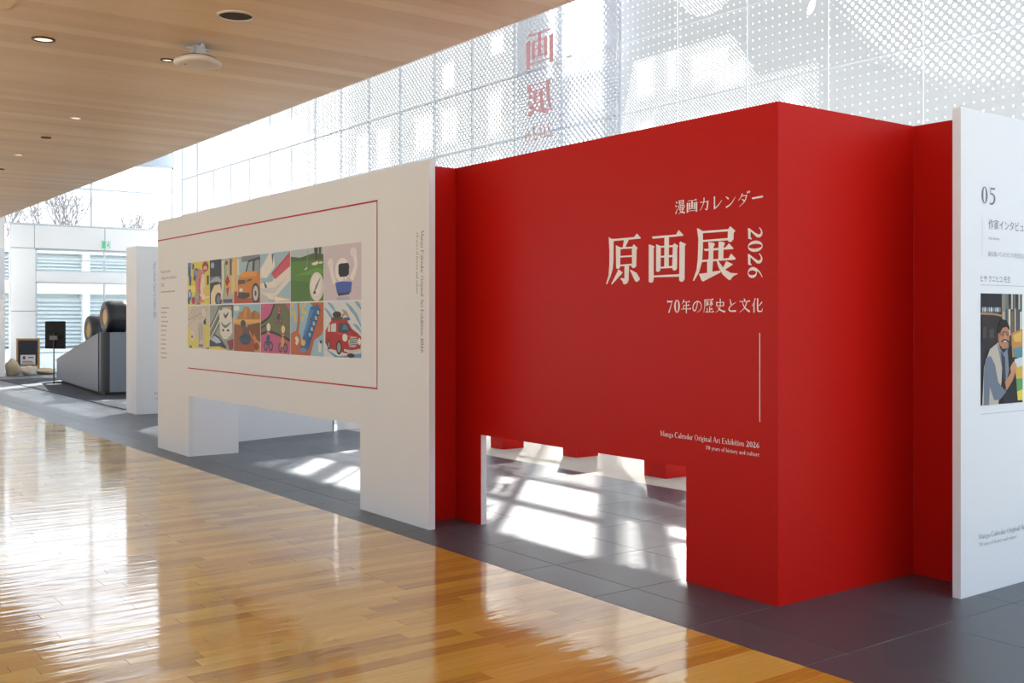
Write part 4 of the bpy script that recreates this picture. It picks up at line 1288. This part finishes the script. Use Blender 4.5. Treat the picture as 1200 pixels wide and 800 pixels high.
# ================================================================== CEILING FITTINGS
LENS = pmat('lamp_lens', 'fff3dc', 0.3, emit=0.9)
RINGM = pmat('dark_ring', '3a3632', 0.35, metal=0.6)
WRING = pmat('white_ring', 'd8d2c8', 0.4)
def downlight(x, y, r, ringm, label, lensm=LENS):
    e = empty('downlight', (x, y, CEIL))
    tag(e, label, 'downlight', group='recessed ceiling downlights')
    lathe('trim_ring', [(r, 0.001), (r, -0.006), (r * 0.8, -0.008), (r * 0.78, 0.001), (r, 0.001)], ringm, e, 28, cap=False)
    lathe('lens', [(r * 0.78, -0.001), (r * 0.5, -0.003), (0.001, -0.004)], lensm, e, 28)
    return e
downlight(-7.29, 1.605, 0.072, RINGM, 'larger lit downlight with dark ring in the oak ceiling')
downlight(-7.36, 2.427, 0.045, RINGM, 'small round downlight beside the white disc unit')
for i, (x, y, lab) in enumerate(((-9.97, 2.468, 'small lit white ringed downlight, second along the row from the disc unit'),
                                 (-11.23, 2.497, 'small unlit dark ringed downlight, third along the row from the disc unit'),
                                 (-12.58, 2.515, 'small lit white ringed downlight, fourth along the row from the disc unit'),
                                 (-13.93, 2.577, 'small unlit dark ringed downlight, fifth along the row from the disc unit'))):
    downlight(x, y, 0.05, RINGM if i % 2 else WRING, lab, LENS if i % 2 == 0 else pmat('unlit_lens', '8c8578', 0.3))

fs_ = empty('ceiling_speaker', (-6.04, 2.4, CEIL))
tag(fs_, 'round dark flush speaker grille set in the oak ceiling', 'speaker')
lathe('trim_ring', [(0.11, 0.001), (0.11, -0.008), (0.098, -0.010), (0.096, 0.0), (0.11, 0.001)], pmat('pale_ring', 'cfc8be', 0.4), fs_, 40, cap=False)
lathe('grille', [(0.097, -0.002), (0.05, -0.004), (0.001, -0.004)], pmat('dark_grille', '3a3128', 0.7), fs_, 40)

ap = empty('ceiling_unit', (-6.87, 2.47, CEIL))
tag(ap, 'white rounded disc unit hanging from a metal bracket on the ceiling', 'ceiling unit')
bm = bmesh.new()
pts = []
for i in range(48):
    a = 2 * math.pi * i / 48
    r = 0.150 * (1 + 0.09 * math.cos(3 * a + 0.9))
    pts.append((r * math.cos(a), r * math.sin(a)))
prev = None
for s, z in ((0.86, -0.085), (0.97, -0.088), (1.0, -0.098), (1.0, -0.108), (0.95, -0.122), (0.80, -0.128), (0.4, -0.130), (0.02, -0.130)):
    rg = [bm.verts.new((x * s, y * s, z)) for x, y in pts]
    if prev:
        for i in range(48):
            j = (i + 1) % 48
            bm.faces.new((prev[i], prev[j], rg[j], rg[i]))
    else:
        bm.faces.new(rg)
    prev = rg
bm.faces.new(prev[::-1])
cv = from_bm('cover', bm, pmat('gloss_white', 'd6d0c8', 0.35), ap, True)
lathe('dark_rim', [(0.10, -0.07), (0.118, -0.078), (0.120, -0.088), (0.10, -0.09)], BLACK, ap, 40)
box('bracket', -0.05, 0.05, -0.03, 0.03, -0.07, 0.0, STEEL, ap)
bm = bmesh.new(); bm_box(bm, -0.085, 0.085, -0.012, 0.012, -0.012, 0.0); from_bm('mount_bar', bm, STEEL, ap)
bm = bmesh.new(); bm_box(bm, -0.012, 0.012, -0.085, 0.085, -0.024, -0.012); from_bm('mount_bar', bm, STEEL, ap)
box('status_light', -0.006, 0.006, -0.09, -0.08, -0.133, -0.128, pmat('grey_dot', '7a6a58', 0.5), ap)

cv_ = empty('ceiling_vent', (-6.45, 1.2, CEIL))
tag(cv_, 'white edged ceiling hatch in the oak planks', 'ceiling hatch')
box('hatch_frame', -0.24, 0.24, -0.12, 0.10, -0.004, 0.002, pmat('hatch_white', 'd9d3ca', 0.5), cv_)
box('hatch_cover', -0.225, 0.225, -0.105, 0.085, -0.006, -0.002, CEILW, cv_)

# ================================================================== OUTSIDE
def bare_tree(x, y, h, seed, label):
    r = random.Random(seed)
    e = empty('bare_tree', (x, y, -0.5))
    tag(e, label, 'tree', group='bare trees outside the end window')
    bt, bb = bmesh.new(), bmesh.new()
    tube(bt, (0, 0, 0), (0.05, 0.03, h * 0.42), 0.20, 0.14, 10)
    def grow(p, d, L, rad, lev):
        q = p + d * L
        tube(bb, p, q, rad, rad * 0.7, 5)
        if lev == 0:
            return
        for _ in range(3 if lev > 1 else 2):
            nd = (d + Vector((r.uniform(-.65, .65), r.uniform(-.65, .65), r.uniform(0, .5)))).normalized()
            grow(q, nd, L * r.uniform(0.62, 0.85), rad * 0.62, lev - 1)
    for _ in range(4):
        grow(Vector((0.05, 0.03, h * 0.40)), Vector((r.uniform(-.5, .5), r.uniform(-.5, .5), 1)).normalized(), h * 0.16, 0.085, 4)
    BK = pmat('bark', '7f797a', 0.9, noise=0.2, scale=20)
    from_bm('trunk', bt, BK, e)
    from_bm('branches', bb, BK, e)
bare_tree(-50, 12.1, 9.4, 3, 'bare winter tree outside, standing before the clerestory mullion')
bare_tree(-64, 12.2, 10.4, 9, 'bare winter tree outside beside the ceiling edge')
bare_tree(-64, 18.6, 9.6, 5, 'small bare winter tree outside behind the clerestory mullion')

ob = empty('outside_building', (-39, 10, -0.5))
tag(ob, 'pale building with louvred windows seen through the end wall windows', 'building')
BWL = pmat('outside_white', 'dfe3e4', 0.7)
box('wall', -4, 0, -12, 12, 0, 1.0, BWL, ob)
box('wall', -4, 0, -12, 12, 2.9, 3.35, BWL, ob)
box('wall', -4, 0, -12, 12, 4.3, 4.8, BWL, ob)
box('core', -4, -0.6, -12, 12, 0.9, 4.6, pmat('outside_grey', 'ccd8da', 0.3), ob)
for i in range(13):
    yy = -12 + 2 * i
    box('column', -0.55, 0.02, yy - 0.12, yy + 0.12, 1.0, 4.3, BWL, ob)
SL = bpy.data.meshes.new('louvre')
bm = bmesh.new(); bm_box(bm, -0.10, 0.10, -12, 12, -0.015, 0.015); bm.to_mesh(SL); bm.free()
SL.materials.append(pmat('louvre_grey', 'd3dcde', 0.5))
for zz in [1.15 + 0.14 * i for i in range(12)] + [3.45 + 0.12 * i for i in range(7)]:
    o = bpy.data.objects.new('louvre', SL)
    o.location = (-0.25, 0, zz)
    o.rotation_euler = (0, math.radians(35), 0)
    link(o, ob)
